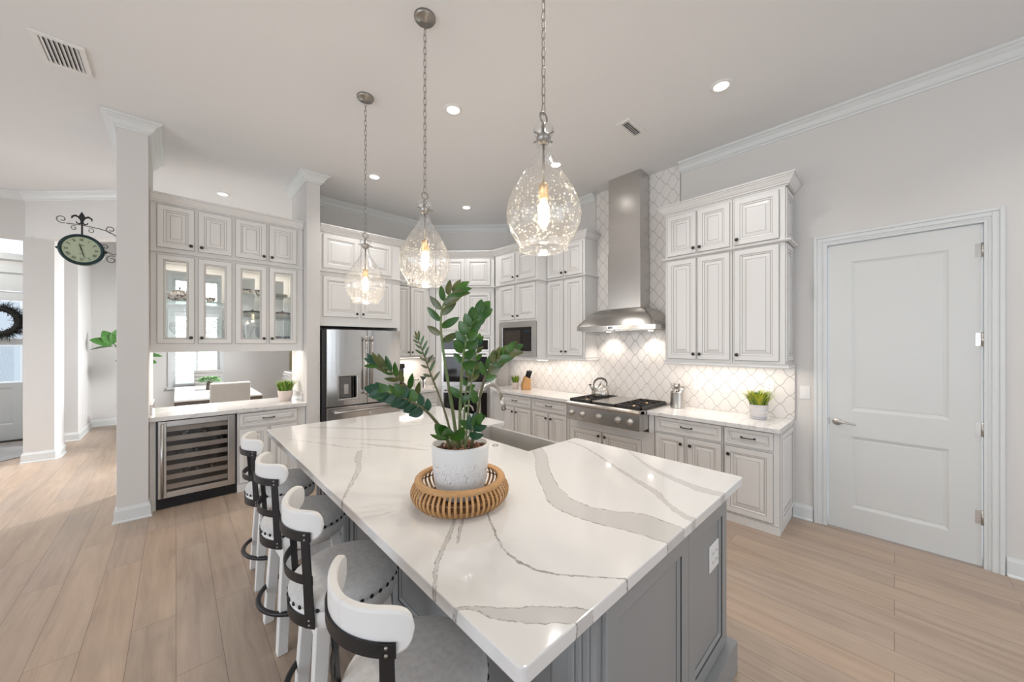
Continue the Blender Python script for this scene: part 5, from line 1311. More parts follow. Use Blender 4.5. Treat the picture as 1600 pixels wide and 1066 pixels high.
# ------------------------------------------------------------------ bar stools
def make_stool():
    t = thing('bar_stool', '', 'bar stool', (0, 0, 0), 0, 'bar stools along the island')
    # white apron ring under the seat
    q = MB(); q.lathe([(0.150, 0.505), (0.180, 0.512), (0.203, 0.530), (0.209, 0.560), (0.209, 0.590), (0.198, 0.594), (0, 0.594)], 48); q.build('seat_ring', WHITEWOOD, t)
    q = MB(); q.lathe([(0.204, 0.590), (0.212, 0.600), (0.214, 0.616), (0.205, 0.636), (0.180, 0.652), (0.130, 0.663), (0.06, 0.668), (0, 0.669)], 48, cap=False); q.build('seat', FABRIC, t)
    q = MB(); q.lathe([(0.0085, 0), (0.0075, 0.003), (0.004, 0.0055), (0, 0.006)], 10, (0, 0, 0), 0, Matrix.Rotation(PI/2, 4, 'Y'), cap=False)
    nh = principled('nailhead_black', (0.02, 0.02, 0.022), 0.25, 0.6); n0 = None
    for i in range(34):
        a = 2*PI*(i+0.5)/34
        if n0 is None: n0 = q.build('nailhead', nh, t); o = n0
        else: o = n0.copy(); COL.objects.link(o); o.parent = t
        o.location = (0.2125*math.cos(a), 0.2125*math.sin(a), 0.603); o.rotation_euler = (0, 0, a)
    q = MB(); q.lathe([(0.10, 0.480), (0.13, 0.490), (0.13, 0.506), (0, 0.506)], 32); q.build('swivel_plate', BLACK, t)
    for sx in (-1, 1):
        for sy in (-1, 1):
            q = MB(); a, b = 0.026, 0.024
            tx, ty, bx_, by = sx*0.118, sy*0.118, sx*0.150, sy*0.150
            vs = [(tx+i*a, ty+j*a, 0.525) for i, j in ((-1, -1), (1, -1), (1, 1), (-1, 1))]+[(bx_+i*b, by+j*b, 0.0) for i, j in ((-1, -1), (1, -1), (1, 1), (-1, 1))]
            q.add(vs, [(0, 1, 2, 3), (7, 6, 5, 4)]+[(i, 4+i, 4+(i+1) % 4, (i+1) % 4) for i in range(4)])
            q.build('leg', WHITEWOOD, t, bevel=0.004)
    for ax in (0, 1):
        for s in (-1, 1):
            q = MB()
            if ax: q.box(-0.115, 0.115, s*0.125-0.011, s*0.125+0.011, 0.440, 0.490)
            else: q.box(s*0.125-0.011, s*0.125+0.011, -0.115, 0.115, 0.440, 0.490)
            q.build('stretcher', WHITEWOOD, t, bevel=0.002)
    q = MB(); q.tube([(0.222*math.cos(a), 0.222*math.sin(a), 0.205) for a in [2*PI*k/48 for k in range(48)]], 0.0125, 10, closed=True); q.build('foot_ring', BLACK, t)
    # back: metal strap frame and curved wooden rail
    def band(name, r0, r1, z0, z1, am, th=0.005, n=24):
        q = MB(); vs = []; fs = []
        for i in range(n+1):
            a = PI-am+2*am*i/n
            for r, z in ((r0, z0), (r0+th, z0), (r1+th, z1), (r1, z1)): vs.append((r*math.cos(a), r*math.sin(a), z))
        for i in range(n):
            for j in range(4): fs.append((i*4+j, i*4+(j+1) % 4, (i+1)*4+(j+1) % 4, (i+1)*4+j))
        fs += [(0, 1, 2, 3), (n*4+3, n*4+2, n*4+1, n*4)]
        q.add(vs, fs); return q.build(name, BLACK, t)
    am = R_(45)
    band('lower_band', 0.2105, 0.2115, 0.535, 0.578, am)
    band('middle_band', 0.222, 0.224, 0.705, 0.740, am)
    band('upper_band', 0.236, 0.237, 0.872, 0.908, am)
    for s in (-1, 1):
        q = MB(); vs = []; fs = []; prof = [(0.534, 0.2110), (0.60, 0.2150), (0.70, 0.2215), (0.80, 0.2300), (0.908, 0.2375)]
        for z, r in prof:
            wv = 0.040-0.006*(z-0.53)/0.37
            for da, dr in ((-wv/2, 0.0), (wv/2, 0.0), (wv/2, 0.006), (-wv/2, 0.006)):
                a = PI+s*(am-0.09)+da/r; vs.append(((r+dr)*math.cos(a), (r+dr)*math.sin(a), z))
        for i in range(len(prof)-1):
            for j in range(4): fs.append((i*4+j, i*4+(j+1) % 4, (i+1)*4+(j+1) % 4, (i+1)*4+j))
        e = (len(prof)-1)*4; fs += [(3, 2, 1, 0), (e, e+1, e+2, e+3)]; q.add(vs, fs); up = q.build('back_upright', BLACK, t, bevel=0.001)
        q = MB()
        for z, r in ((0.548, 0.2175), (0.566, 0.2185), (0.881, 0.2425), (0.899, 0.2430)):
            a = PI+s*(am-0.09); M = Matrix.Translation((r*math.cos(a), r*math.sin(a), z)) @ Matrix.Rotation(a, 4, 'Z') @ Matrix.Rotation(PI/2, 4, 'Y')
            q.lathe([(0.0048, 0), (0.0040, 0.0025), (0, 0.003)], 8, (0, 0, 0), 0, M, cap=False)
        q.build('bolts', NICKEL, up)
    q = MB(); vs = []; fs = []; n = 72; A = R_(55)
    for i in range(n+1):
        u = -1+2*i/n; a = PI+A*u; e = (1-abs(u)**9)**0.5 if abs(u) < 1 else 0.0
        e = max(e, 0.05); zc = 0.920+0.008*abs(u)**1.5; hh = (0.050+0.008*abs(u)**1.2)*e
        ri, ro = 0.2105, 0.235
        th_2 = (ro-ri)/2*(0.35+0.65*e); rm = (ro+ri)/2
        c1 = min(0.004, th_2*0.5); sec = [(rm-th_2+c1, zc-hh), (rm+th_2-c1, zc-hh), (rm+th_2, zc-hh+c1*1.6), (rm+th_2, zc+hh-c1*1.6), (rm+th_2-c1, zc+hh), (rm-th_2+c1, zc+hh), (rm-th_2, zc+hh-c1*1.6), (rm-th_2, zc-hh+c1*1.6)]
        for r, z in sec: vs.append((r*math.cos(a), r*math.sin(a), z))
    for i in range(n):
        for j in range(8): fs.append((i*8+j, i*8+(j+1) % 8, (i+1)*8+(j+1) % 8, (i+1)*8+j))
    fs += [list(range(7, -1, -1)), [n*8+j for j in range(8)]]
    q.add(vs, fs, 0, False); q.build('backrest', WHITEWOOD, t)
    return t
stool = make_stool()
S = [(0.522, 0.975, 6, 'bar stool nearest the camera, cut off by the bottom of the view'),
     (0.537, 1.625, -3, 'bar stool second nearest the camera, whole nailhead seat in view'),
     (0.545, 2.330, 2, 'bar stool third nearest the camera, just before the farthest one'),
     (0.552, 2.985, -2, 'bar stool farthest from the camera, beside the bar base cabinet')]
for i, (x, y, r, lab) in enumerate(S):
    o = stool if i == 0 else copy_tree(stool)
    o.location = (x, y, 0); o.rotation_euler = (0, 0, R_(r)); o['label'] = 'white and black '+lab

# ------------------------------------------------------------------ rattan tray, pot and plant
TC = (0.932, 1.333)
t = thing('rattan_tray', 'round open-slat rattan tray basket on the island top', 'tray', (TC[0], TC[1], 0.900), 0)
q = MB(); q.lathe([(0.196, 0.094), (0.200, 0.106), (0.194, 0.113), (0.176, 0.113), (0.166, 0.108), (0.168, 0.100), (0.180, 0.094)], 64, cap=False)
for f in q.f: pass
q.build('rim', RATTAN, t)
q = MB(); q.lathe([(0.0, 0.003), (0.168, 0.003), (0.176, 0.0), (0.182, 0.006), (0.180, 0.014), (0.168, 0.015), (0, 0.015)], 64, cap=False); q.build('base', RATTAN, t)
q = MB()
for i in range(58):
    a = 2*PI*i/58; P = []
    for k in range(8):
        u = k/7; r = 0.178+0.046*math.sin(PI*(0.10+0.72*u))-0.012*u; P.append((r, 0.008+0.092*u))
    w2 = 0.0052; vs = []; fs = []
    for r, z in P:
        for dr, dt in ((0, -w2), (0, w2), (-0.004, w2), (-0.004, -w2)):
            rr = r+dr; vs.append((rr*math.cos(a)-dt*math.sin(a), rr*math.sin(a)+dt*math.cos(a), z))
    for k in range(7):
        for j in range(4): fs.append((k*4+j, k*4+(j+1) % 4, (k+1)*4+(j+1) % 4, (k+1)*4+j))
    q.add(vs, fs)
q.build('slats', RATTAN, t)
q = MB()
for j in range(9):
    q.tube([((0.02+0.018*j)*math.cos(g), (0.02+0.018*j)*math.sin(g), 0.0175) for g in [2*PI*k/40 for k in range(40)]], 0.0035, 6, closed=True)
for i in range(28): 
    a = 2*PI*i/28; q.tube([(0.02*math.cos(a), 0.02*math.sin(a), 0.0185), (0.165*math.cos(a), 0.165*math.sin(a), 0.0185)], 0.003, 5)
q.tube([(0.2105*math.cos(g), 0.2105*math.sin(g), 0.062) for g in [2*PI*k/60 for k in range(60)]], 0.003, 6, closed=True)
q.build('weave', RATTAND, t)

pt = thing('potted_zz_plant', 'tall dark green ZZ plant in a white carved ceramic pot standing in the rattan tray', 'potted plant', (TC[0], TC[1], 0.923), math.atan2(-0.684, 0.7295))
q = MB(); q.lathe([(0, 0.004), (0.080, 0.004), (0.080, 0.0), (0.086, 0.002), (0.100, 0.020), (0.112, 0.055), (0.119, 0.100), (0.124, 0.160), (0.1275, 0.225), (0.127, 0.236), (0.122, 0.238), (0.119, 0.232), (0.116, 0.190), (0, 0.190)], 64, cap=False); q.build('pot', POT, pt)
q = MB(); rnd = random.Random(4)
q.lathe([(0, 0.207), (0.06, 0.206), (0.110, 0.200), (0.117, 0.196)], 48, cap=False)
for i in range(170):
    a = rnd.uniform(0, 2*PI); r = 0.108*math.sqrt(rnd.random()); s_ = rnd.uniform(0.006, 0.013)
    M = Matrix.Translation((r*math.cos(a), r*math.sin(a), 0.205+rnd.uniform(0, 0.010))) @ Matrix.Rotation(rnd.uniform(0, 6.28), 4, 'Z') @ Matrix.Rotation(rnd.uniform(-0.9, 0.9), 4, 'X')
    q.box(-s_, s_, -s_*0.6, s_*0.6, -s_*0.35, s_*0.35, 0, M)
q.build('bark_mulch', SOIL, pt)

def leaf(q, base, direc, normal, Ln, Wd, m=0, curl=0.12):
    """pointed oval leaf with a folded midrib"""
    d = direc.normalized(); nn = (normal - d*normal.dot(d)).normalized(); s_ = d.cross(nn)
    prof = [(k/11, max(0.0, math.sin(PI*(k/11)**0.82))**0.72) for k in range(12)]
    vs = []; fs = []
    for u, wv in prof:
        c = base+d*Ln*u-nn*Ln*curl*u*u; e = Wd/2*wv
        vs += [c-s_*e+nn*e*0.22, c, c+s_*e+nn*e*0.22]
    for k in range(len(prof)-1):
        for j in range(2): fs.append((k*3+j, k*3+j+1, (k+1)*3+j+1, (k+1)*3+j))
    q.add(vs, fs, m, True)

def frond(pts, r0, r1, stemmat, leaves, seed=0, t0=0.45, n=14, Ln=0.075, Wd=0.03, ang=52, mats=(0,), tip=True, roll=0.0, taper=0.45, lift=0.0):
    """leaves alternate along the upper part of the stem; roll turns the leaf plane about the stem"""
    P = [Vector(p) for p in pts]
    for _ in range(2):      # smooth the polyline
        Q = [P[0]]
        for a, b in zip(P[:-1], P[1:]): Q += [a*0.75+b*0.25, a*0.25+b*0.75]
        P = Q+[P[-1]]
    q = MB(); K = len(P); q.tube(P, [r0+(r1-r0)*i/(K-1) for i in range(K)], 8, 0)
    o = q.build('stem', stemmat, pt)
    rnd = random.Random(seed); q = MB(); used = leaves
    for i in range(n):
        u = t0+(1-t0)*(i/(n-1))*0.98; f = u*(K-1); k = min(int(f), K-2); b = P[k].lerp(P[k+1], f-k)
        tan = (P[min(k+2, K-1)]-P[max(k-1, 0)]).normalized()
        view = Vector((0, -1, 0.15)); side = tan.cross(view).normalized(); up = side.cross(tan).normalized()
        rr = roll+rnd.uniform(-0.25, 0.25); s2_ = side*math.cos(rr)+up*math.sin(rr); nr = up*math.cos(rr)-side*math.sin(rr)
        sg = 1 if i % 2 == 0 else -1; A = R_(ang*(1-0.45*(i/(n-1)))+rnd.uniform(-7, 7))
        d = tan*math.cos(A)+s2_*sg*math.sin(A)+up*rnd.uniform(-0.15, 0.25)+Vector((0, 0, lift))
        sc = (1-taper*(i/(n-1)))*rnd.uniform(0.88, 1.08)
        leaf(q, b, d, nr+s2_*sg*0.25, Ln*sc, Wd*sc, rnd.choice(mats))
    if tip:
        tan = (P[-1]-P[-3]).normalized(); leaf(q, P[-1], tan, Vector((0.1, -1, 0.2)), Ln*(1-taper)*1.1, Wd*(1-taper)*1.1, mats[0])
    q.build('leaflets', used, o)
    return o
FR = {
'tall': [(-0.012, 0, 0.233), (-0.035, 0.0, 0.406), (-0.053, -0.01, 0.523), (-0.071, -0.02, 0.652), (-0.085, -0.02, 0.765), (-0.08, -0.03, 0.85), (-0.058, -0.03, 0.906), (-0.025, -0.02, 0.933)],
'narrow': [(-0.032, 0.02, 0.228), (-0.064, 0.05, 0.338), (-0.103, 0.08, 0.437), (-0.15, 0.1, 0.541), (-0.18, 0.11, 0.617), (-0.204, 0.12, 0.678), (-0.225, 0.13, 0.725)],
'left_mid': [(-0.029, -0.03, 0.242), (-0.079, -0.05, 0.337), (-0.141, -0.08, 0.426), (-0.19, -0.1, 0.5), (-0.241, -0.11, 0.555), (-0.281, -0.12, 0.596), (-0.323, -0.12, 0.615)],
'left_low': [(-0.037, -0.05, 0.253), (-0.066, -0.1, 0.349), (-0.113, -0.15, 0.426), (-0.165, -0.19, 0.474), (-0.218, -0.22, 0.501), (-0.273, -0.24, 0.519)],
'plume_up': [(0.0, 0.0, 0.233), (-0.003, 0.0, 0.377), (0.003, 0.0, 0.521), (0.012, -0.02, 0.623), (0.031, -0.04, 0.722), (0.058, -0.05, 0.792), (0.091, -0.05, 0.834)],
'right': [(0.051, -0.02, 0.239), (0.077, -0.05, 0.359), (0.093, -0.07, 0.474), (0.114, -0.09, 0.553), (0.147, -0.1, 0.614), (0.188, -0.1, 0.651), (0.22, -0.1, 0.668)],
'mid_thin': [(0.018, 0.04, 0.222), (0.023, 0.07, 0.363), (0.032, 0.09, 0.481), (0.045, 0.11, 0.571), (0.059, 0.12, 0.647), (0.068, 0.13, 0.709)],
'back_thin': [(0.007, 0.05, 0.219), (0.005, 0.09, 0.359), (0.008, 0.11, 0.463), (0.022, 0.12, 0.539), (0.05, 0.12, 0.576)],
'short': [(-0.004, -0.05, 0.248), (-0.014, -0.09, 0.287), (-0.033, -0.12, 0.316)],
'short2': [(0.024, -0.05, 0.248), (0.045, -0.08, 0.306), (0.069, -0.1, 0.349)],

}
dz = Vector((0, 0, -0.023))
FR = {k: [Vector(p)+dz for p in v] for k, v in FR.items()}
ML = [LEAF, LEAFO, LEAFT]
frond(FR['tall'], 0.0085, 0.003, STEM, ML, 1, 0.50, 13, 0.092, 0.036, 62, (0, 1, 0, 1), roll=0.15, taper=0.15)
frond(FR['narrow'], 0.0065, 0.002, STEMD, ML, 2, 0.48, 15, 0.072, 0.017, 62, (1, 0), roll=0.5, taper=0.40)
frond(FR['left_mid'], 0.0070, 0.0025, STEMD, ML, 3, 0.45, 15, 0.074, 0.025, 50, (2, 0, 1), roll=0.55, taper=0.15)
frond(FR['left_low'], 0.0075, 0.003, STEMD, ML, 4, 0.42, 17, 0.060, 0.040, 58, (2, 2, 0), roll=-0.2, taper=0.1)
frond(FR['plume_up'], 0.0085, 0.003, STEM, ML, 5, 0.46, 17, 0.068, 0.044, 56, (0,), roll=0.0, taper=0.05)
frond(FR['right'], 0.0080, 0.003, STEMD, ML, 6, 0.50, 17, 0.068, 0.034, 46, (0, 1, 0, 1), roll=0.3, taper=0.1)
frond(FR['mid_thin'], 0.0055, 0.002, STEM, ML, 7, 0.50, 11, 0.055, 0.026, 50, (0, 2, 1), roll=0.3, taper=0.2)
frond(FR['back_thin'], 0.0060, 0.002, STEM, ML, 8, 0.55, 9, 0.055, 0.028, 50, (0, 1), roll=-0.3, taper=0.2)
frond(FR['short'], 0.005, 0.003, STEM, ML, 9, 0.55, 3, 0.095, 0.055, 55, (0,), roll=0.5, taper=0.1)
frond(FR['short2'], 0.005, 0.003, STEM, ML, 10, 0.55, 4, 0.080, 0.042, 50, (0, 2), roll=0.2, taper=0.1)
for i, (p, d_) in enumerate((((-0.003, 0, 0.42), (0.6, -0.4, 0.35)), ((0.0, -0.01, 0.44), (-0.5, -0.3, 0.6)), ((0.055, -0.05, 0.31), (-0.5, -0.4, 0.5)), ((0.06, -0.05, 0.33), (0.7, -0.2, 0.5)), ((0.075, -0.06, 0.42), (-0.15, -0.3, 0.9)))):
    q = MB(); leaf(q, Vector(p), Vector(d_), Vector((0.2, -1, 0.4)), 0.070, 0.034); q.build('leaf', LEAF, pt)

# ------------------------------------------------------------------ pendant lights
def pendant(x, y, zc, label):
    t = thing('pendant_light', label, 'pendant light', (x, y, ZC), 0, 'glass pendants over the island')
    z0 = zc-ZC
    q = MB(); q.lathe([(0.0, 0.0), (0.066, 0.0), (0.066, -0.012), (0.058, -0.022), (0.012, -0.026), (0.010, -0.036), (0, -0.036)][::-1], 40, cap=False); cn = q.build('canopy', NICKEL, t)
    # chain of oblong links
    q = MB(); top = -0.034; bot_ = z0+0.112; ll = 0.050; nl = max(1, int(round((top-bot_)/(ll*0.80)))); st = (top-bot_)/nl
    for i in range(nl):
        zc_ = top-st*(i+0.5); P = []; rx, hz = 0.0085, st*0.60
        for k in range(14):
            a = 2*PI*k/14; cx_ = math.cos(a)*rx; cz_ = math.sin(a)*rx+math.copysign(hz-rx, math.sin(a)) if abs(math.sin(a)) > 1e-6 else 0
            P.append((cx_, 0, zc_+cz_) if i % 2 == 0 else (0, cx_, zc_+cz_))
        q.tube(P, 0.0021, 5, closed=True)
    q.build('chain', NICKEL, t)
    q = MB(); q.tube([(0.0215*math.cos(a), 0, z0+0.095+0.0215*math.sin(a)) for a in [2*PI*k/24 for k in range(24)]], 0.0042, 8, closed=True); q.build('loop', NICKEL, t)
    q = MB(); q.lathe([(0.006, z0+0.074), (0.010, z0+0.060), (0.012, z0+0.030), (0.028, z0+0.020), (0.031, z0+0.006), (0.022, z0-0.012), (0.006, z0-0.020)], 24)
    q.cyl((-0.052, 0, z0+0.012), (0.052, 0, z0+0.012), 0.0035, 8); q.cyl((0, -0.052, z0+0.012), (0, 0.052, z0+0.012), 0.0035, 8)
    for a in range(4): q.lathe([(0, -0.006), (0.006, 0), (0, 0.006)], 10, (0.052*math.cos(a*PI/2), 0.052*math.sin(a*PI/2), z0+0.012), cap=False)
    q.build('neck_clamp', NICKEL, t)
    q = MB(); q.cyl((0, 0, z0-0.015), (0, 0, z0-0.190), 0.0055, 10); q.build('rod', NICKEL, t)
    q = MB(); q.lathe([(0.018, z0-0.188), (0.020, z0-0.194), (0.020, z0-0.252), (0.0, z0-0.254)], 20); q.build('socket', BRASS, t)
    q = MB(); q.lathe([(0.010, z0-0.250), (0.014, z0-0.262), (0.023, z0-0.285), (0.023, z0-0.345), (0.014, z0-0.368), (0, z0-0.376)], 20, cap=False); bb = q.build('bulb', BULB, t)
    out = [(0.038, 0.052), (0.044, 0.040), (0.038, 0.024), (0.031, 0.004), (0.029, -0.035), (0.034, -0.060), (0.052, -0.092), (0.080, -0.135), (0.108, -0.180), (0.134, -0.225), (0.152, -0.270), (0.159, -0.315), (0.154, -0.355), (0.138, -0.395), (0.118, -0.425), (0.104, -0.447), (0.103, -0.466)]
    q = MB(); inn = [(r-0.0035, z) for r, z in out][::-1]
    q.lathe([(r, z0+z) for r, z in out], 72, cap=False)
    for k_, rr_ in ((0, 0.0025), (-1, 0.0022)): q.tube([(out[k_][0]*math.cos(a), out[k_][0]*math.sin(a), z0+out[k_][1]) for a in [2*PI*i/64 for i in range(64)]], rr_, 6, closed=True)
    sh = q.build('glass_shade', SEEDED, t)
    d = bpy.data.lights.new('bulb_glow', 'POINT'); d.energy = 9; d.color = (1.0, 0.80, 0.56); d.shadow_soft_size = 0.02
    o = bpy.data.objects.new('bulb_glow', d); COL.objects.link(o); o.parent = t; o.location = (0, 0, z0-0.40)
    return t
pendant(1.147, 3.000, 2.408, 'farthest and lowest-hanging seeded-glass pendant, in front of the fridge cabinets')
pendant(1.138, 2.012, 2.435, 'middle seeded-glass pendant hanging from a round nickel canopy above the plant')
pendant(1.140, 1.020, 2.468, 'nearest and largest-looking seeded-glass pendant, its chain running out of the top of the view')

# ------------------------------------------------------------------ bracket clock on the column
CX, CY, CZ = -0.617, 5.00, 2.447
t = thing('bracket_clock', 'double-sided station clock with a sage face on a scrolled iron bracket from the column', 'clock', (CX, CY, CZ), 0)
q = MB(); CM = Matrix.Rotation(PI/2, 4, 'X')
q.lathe([(0.112, 0.022), (0.120, 0.034), (0.132, 0.034), (0.138, 0.020), (0.138, -0.020), (0.132, -0.034), (0.120, -0.034), (0.112, -0.022)], 56, (0, 0, 0), 0, CM, cap=False)
for s in (-1, 1): q.lathe([(0, -0.012), (0.010, -0.004), (0.010, 0.004), (0, 0.012)], 12, (s*0.142, 0, 0), 0, Matrix.Rotation(PI/2, 4, 'Y'), cap=False)
q.build('case', CLOCKG, t)
q = MB()
for s in (-1, 1): q.lathe([(0, s*0.0235), (0.116, s*0.0235)], 48, (0, 0, 0), 0, CM, cap=False)
fc_ = q.build('dial', CLOCKF, t)
def romans():
    q = MB(); rn = ['XII', 'I', 'II', 'III', 'IIII', 'V', 'VI', 'VII', 'VIII', 'IX', 'X', 'XI']; y = -0.0242; H = 0.020
    def bar(M, x0, z0, x1, z1, w):
        d = Vector((x1-x0, 0, z1-z0)); n_ = Vector((-d.z, 0, d.x)).normalized()*w/2; a = Vector((x0, 0, z0)); b = Vector((x1, 0, z1))
        q.add([tuple(M @ p) for p in (a-n_, b-n_, b+n_, a+n_)]+[tuple(M @ (p+Vector((0, -0.0008, 0)))) for p in (a-n_, b-n_, b+n_, a+n_)], [(0, 1, 2, 3), (7, 6, 5, 4), (0, 4, 5, 1), (1, 5, 6, 2), (2, 6, 7, 3), (3, 7, 4, 0)])
    wd_ = {'I': 0.0060, 'V': 0.0125, 'X': 0.0125}
    for h_, s_ in enumerate(rn):
        a = -h_*PI/6; M = Matrix.Translation((0, y, 0)) @ Matrix.Rotation(-a, 4, 'Y') @ Matrix.Translation((0, 0, 0.088))
        tw = sum(wd_[c] for c in s_); x = -tw/2
        for c in s_:
            w = wd_[c]; xc = x+w/2
            if c == 'I': bar(M, xc, -H/2, xc, H/2, 0.0026)
            if c == 'V': bar(M, xc-0.0045, H/2, xc, -H/2, 0.0028); bar(M, xc+0.0045, H/2, xc, -H/2, 0.0014)
            if c == 'X': bar(M, xc-0.0045, H/2, xc+0.0045, -H/2, 0.0028); bar(M, xc+0.0045, H/2, xc-0.0045, -H/2, 0.0014)
            x += w
        bar(M, -tw/2-0.001, H/2, tw/2+0.001, H/2, 0.0010); bar(M, -tw/2-0.001, -H/2, tw/2+0.001, -H/2, 0.0010)
    return q.build('roman_numerals', INK, t)
romans()
def hand(name, ang, ln, w):
    q = MB(); a = R_(ang); d = Vector((math.sin(a), 0, math.cos(a))); n_ = Vector((d.z, 0, -d.x)); y = Vector((0, -0.0275, 0))
    pts = [y-d*ln*0.18-n_*w*0.5, y-d*ln*0.18+n_*w*0.5, y+d*ln*0.55+n_*w*0.5, y+d*ln, y+d*ln*0.55-n_*w*0.5]
    q.add([tuple(p) for p in pts]+[tuple(p+Vector((0, -0.0012, 0))) for p in pts], [(0, 1, 2, 3, 4), (9, 8, 7, 6, 5)]+[(i, (i+1) % 5, 5+(i+1) % 5, 5+i) for i in range(5)])
    q.build(name, INK, t)
hand('hour_hand', -14, 0.060, 0.007); hand('minute_hand', 166, 0.092, 0.006)
q = MB(); q.box(-0.010, 0.010, -0.0262, -0.0250, 0.040, 0.0435); q.box(-0.022, 0.022, -0.0262, -0.0250, 0.034, 0.0365); q.box(-0.014, 0.014, -0.0262, -0.0250, -0.040, -0.0375); q.build('dial_marks', INK, t)
q = MB(); q.cyl((0, 0, 0.136), (0, 0, 0.245), 0.006, 10)
q.build('hanging_rod', BLACK, t)
# fleur-de-lis finial
q = MB()
cen = [(0, 0.345), (-0.016, 0.310), (-0.020, 0.285), (-0.010, 0.262), (-0.008, 0.238), (0.008, 0.238), (0.010, 0.262), (0.020, 0.285), (0.016, 0.310)]
q.slab(cen, 1, -0.006, 0.006)
for s in (-1, 1):
    q.tube([(0.0, 0, 0.262), (s*0.018, 0, 0.292), (s*0.038, 0, 0.304), (s*0.056, 0, 0.292), (s*0.060, 0, 0.272)], [0.006, 0.008, 0.009, 0.007, 0.003], 8)
    q.tube([(0, 0, 0.250), (s*0.014, 0, 0.234), (s*0.030, 0, 0.238), (s*0.034, 0, 0.252)], [0.005, 0.006, 0.005, 0.003], 8)
q.build('finial', BLACK, t)
def spiral(c, r0, r1, a0, a1, n=20): return [(c[0]+(r0+(r1-r0)*k/n)*math.cos(a0+(a1-a0)*k/n), 0, c[1]+(r0+(r1-r0)*k/n)*math.sin(a0+(a1-a0)*k/n)) for k in range(n+1)]
IRONL = principled('weathered_iron', (0.20, 0.19, 0.18), 0.5, 0.5)
wall_x = -0.388-CX
q = MB(); q.tube([(-0.090, 0, 0.222), (0.0, 0, 0.226), (0.10, 0, 0.215), (0.16, 0, 0.200), (wall_x-0.018, 0, 0.165)], 0.0045, 8)
q.tube(spiral((-0.115, 0.255), 0.036, 0.010, R_(-60), R_(-60-430)), 0.004, 7)
q.tube(spiral((-0.045, 0.190), 0.022, 0.006, R_(60), R_(60+400)), 0.0032, 7); q.tube(spiral((0.050, 0.185), 0.024, 0.006, R_(120), R_(120-400)), 0.0032, 7)
q.tube(spiral((wall_x-0.055, 0.222), 0.034, 0.009, R_(-90), R_(-90-430)), 0.0042, 7)
q.tube([(0.125, 0, 0.020), (0.160, 0, 0.005), (wall_x-0.045, 0, -0.010), (wall_x-0.018, 0, -0.005)], 0.004, 8)
q.tube(spiral((0.140, 0.055), 0.026, 0.007, R_(-120), R_(-120-420)), 0.0036, 7); q.tube(spiral((wall_x-0.050, -0.060), 0.040, 0.010, R_(60), R_(60+430)), 0.0040, 7)
q.build('scroll_bracket', IRONL, t)
q = MB(); q.box(wall_x-0.020, wall_x, -0.020, 0.020, -0.120, 0.260); q.build('wall_plate', IRONL, t, bevel=0.003)

# ------------------------------------------------------------------ entry: wreath and rug
t = thing('wreath', 'dark evergreen wreath hanging on the frosted light of the entry door', 'wreath', (-2.115, 9.955, 1.975), 0)
q = MB(); rnd = random.Random(9)
for i in range(1500):
    a = rnd.uniform(0, 2*PI); r = 0.215+rnd.gauss(0, 0.03); c = Vector((r*math.cos(a), rnd.uniform(-0.05, 0.02), r*math.sin(a)))
    out_ = Vector((math.cos(a+rnd.uniform(-0.8, 1.2)), rnd.uniform(-0.6, 0.1), math.sin(a+rnd.uniform(-0.8, 1.2)))).normalized()*(1 if rnd.random() < 0.8 else -0.5)
    q.cyl(c, c+out_*rnd.uniform(0.05, 0.11), 0.005, 4, 0, 0.0008, smooth=False)
q.build('needles', WREATH, t)
q = MB(); q.tube([(0.210*math.cos(a), -0.012, 0.210*math.sin(a)) for a in [2*PI*k/30 for k in range(30)]], 0.045, 8, closed=True); q.build('ring', WREATH, t)
q = MB(); q.prism([(-3.3, 9.75), (-1.66, 9.75), (-1.54, 8.62), (-1.60, 8.47), (-1.95, 8.0), (-3.3, 7.7)], 0.001, 0.012)
tag(q.build('entry_rug', RUG), 'grey patterned rug on the floor inside the entry door', 'rug')

# ------------------------------------------------------------------ fiddle leaf fig on a wooden stand
FX, FY = -0.66, 10.05
t = thing('potted_fig', 'fiddle leaf fig in a white pot on a pale wooden stand behind the column', 'potted plant', (FX, FY, 0))
for k in range(4):
    a = PI/4+k*PI/2; q = MB(); q.cyl((0.20*math.cos(a), 0.20*math.sin(a), 0.0), (0.165*math.cos(a), 0.165*math.sin(a), 0.42), 0.016, 10, 0, 0.018); q.build('stand_leg', LIGHTWOOD, t)
q = MB(); q.box(-0.15, 0.15, -0.014, 0.014, 0.15, 0.18); q.box(-0.014, 0.014, -0.15, 0.15, 0.15, 0.18); q.build('stand_cross', LIGHTWOOD, t)
q = MB(); q.lathe([(0, 0.18), (0.13, 0.18), (0.15, 0.20), (0.17, 0.47), (0.158, 0.47), (0.15, 0.42), (0, 0.42)], 32, cap=False); q.build('pot', CERAMIC, t)
q = MB(); q.tube([(0, 0, 0.42), (0.02, 0, 0.8), (0.0, 0, 1.15), (-0.06, -0.02, 1.32), (-0.14, -0.04, 1.50), (-0.20, -0.05, 1.62)], [0.017, 0.015, 0.013, 0.010, 0.007, 0.005], 10)
q.tube([(0.0, 0, 1.12), (0.10, 0, 1.3), (0.17, 0, 1.5)], [0.010, 0.008, 0.005], 8); st_ = q.build('trunk', wood('fig_bark', (0.10, 0.075, 0.055), (0.06, 0.045, 0.035)), t)
q = MB()
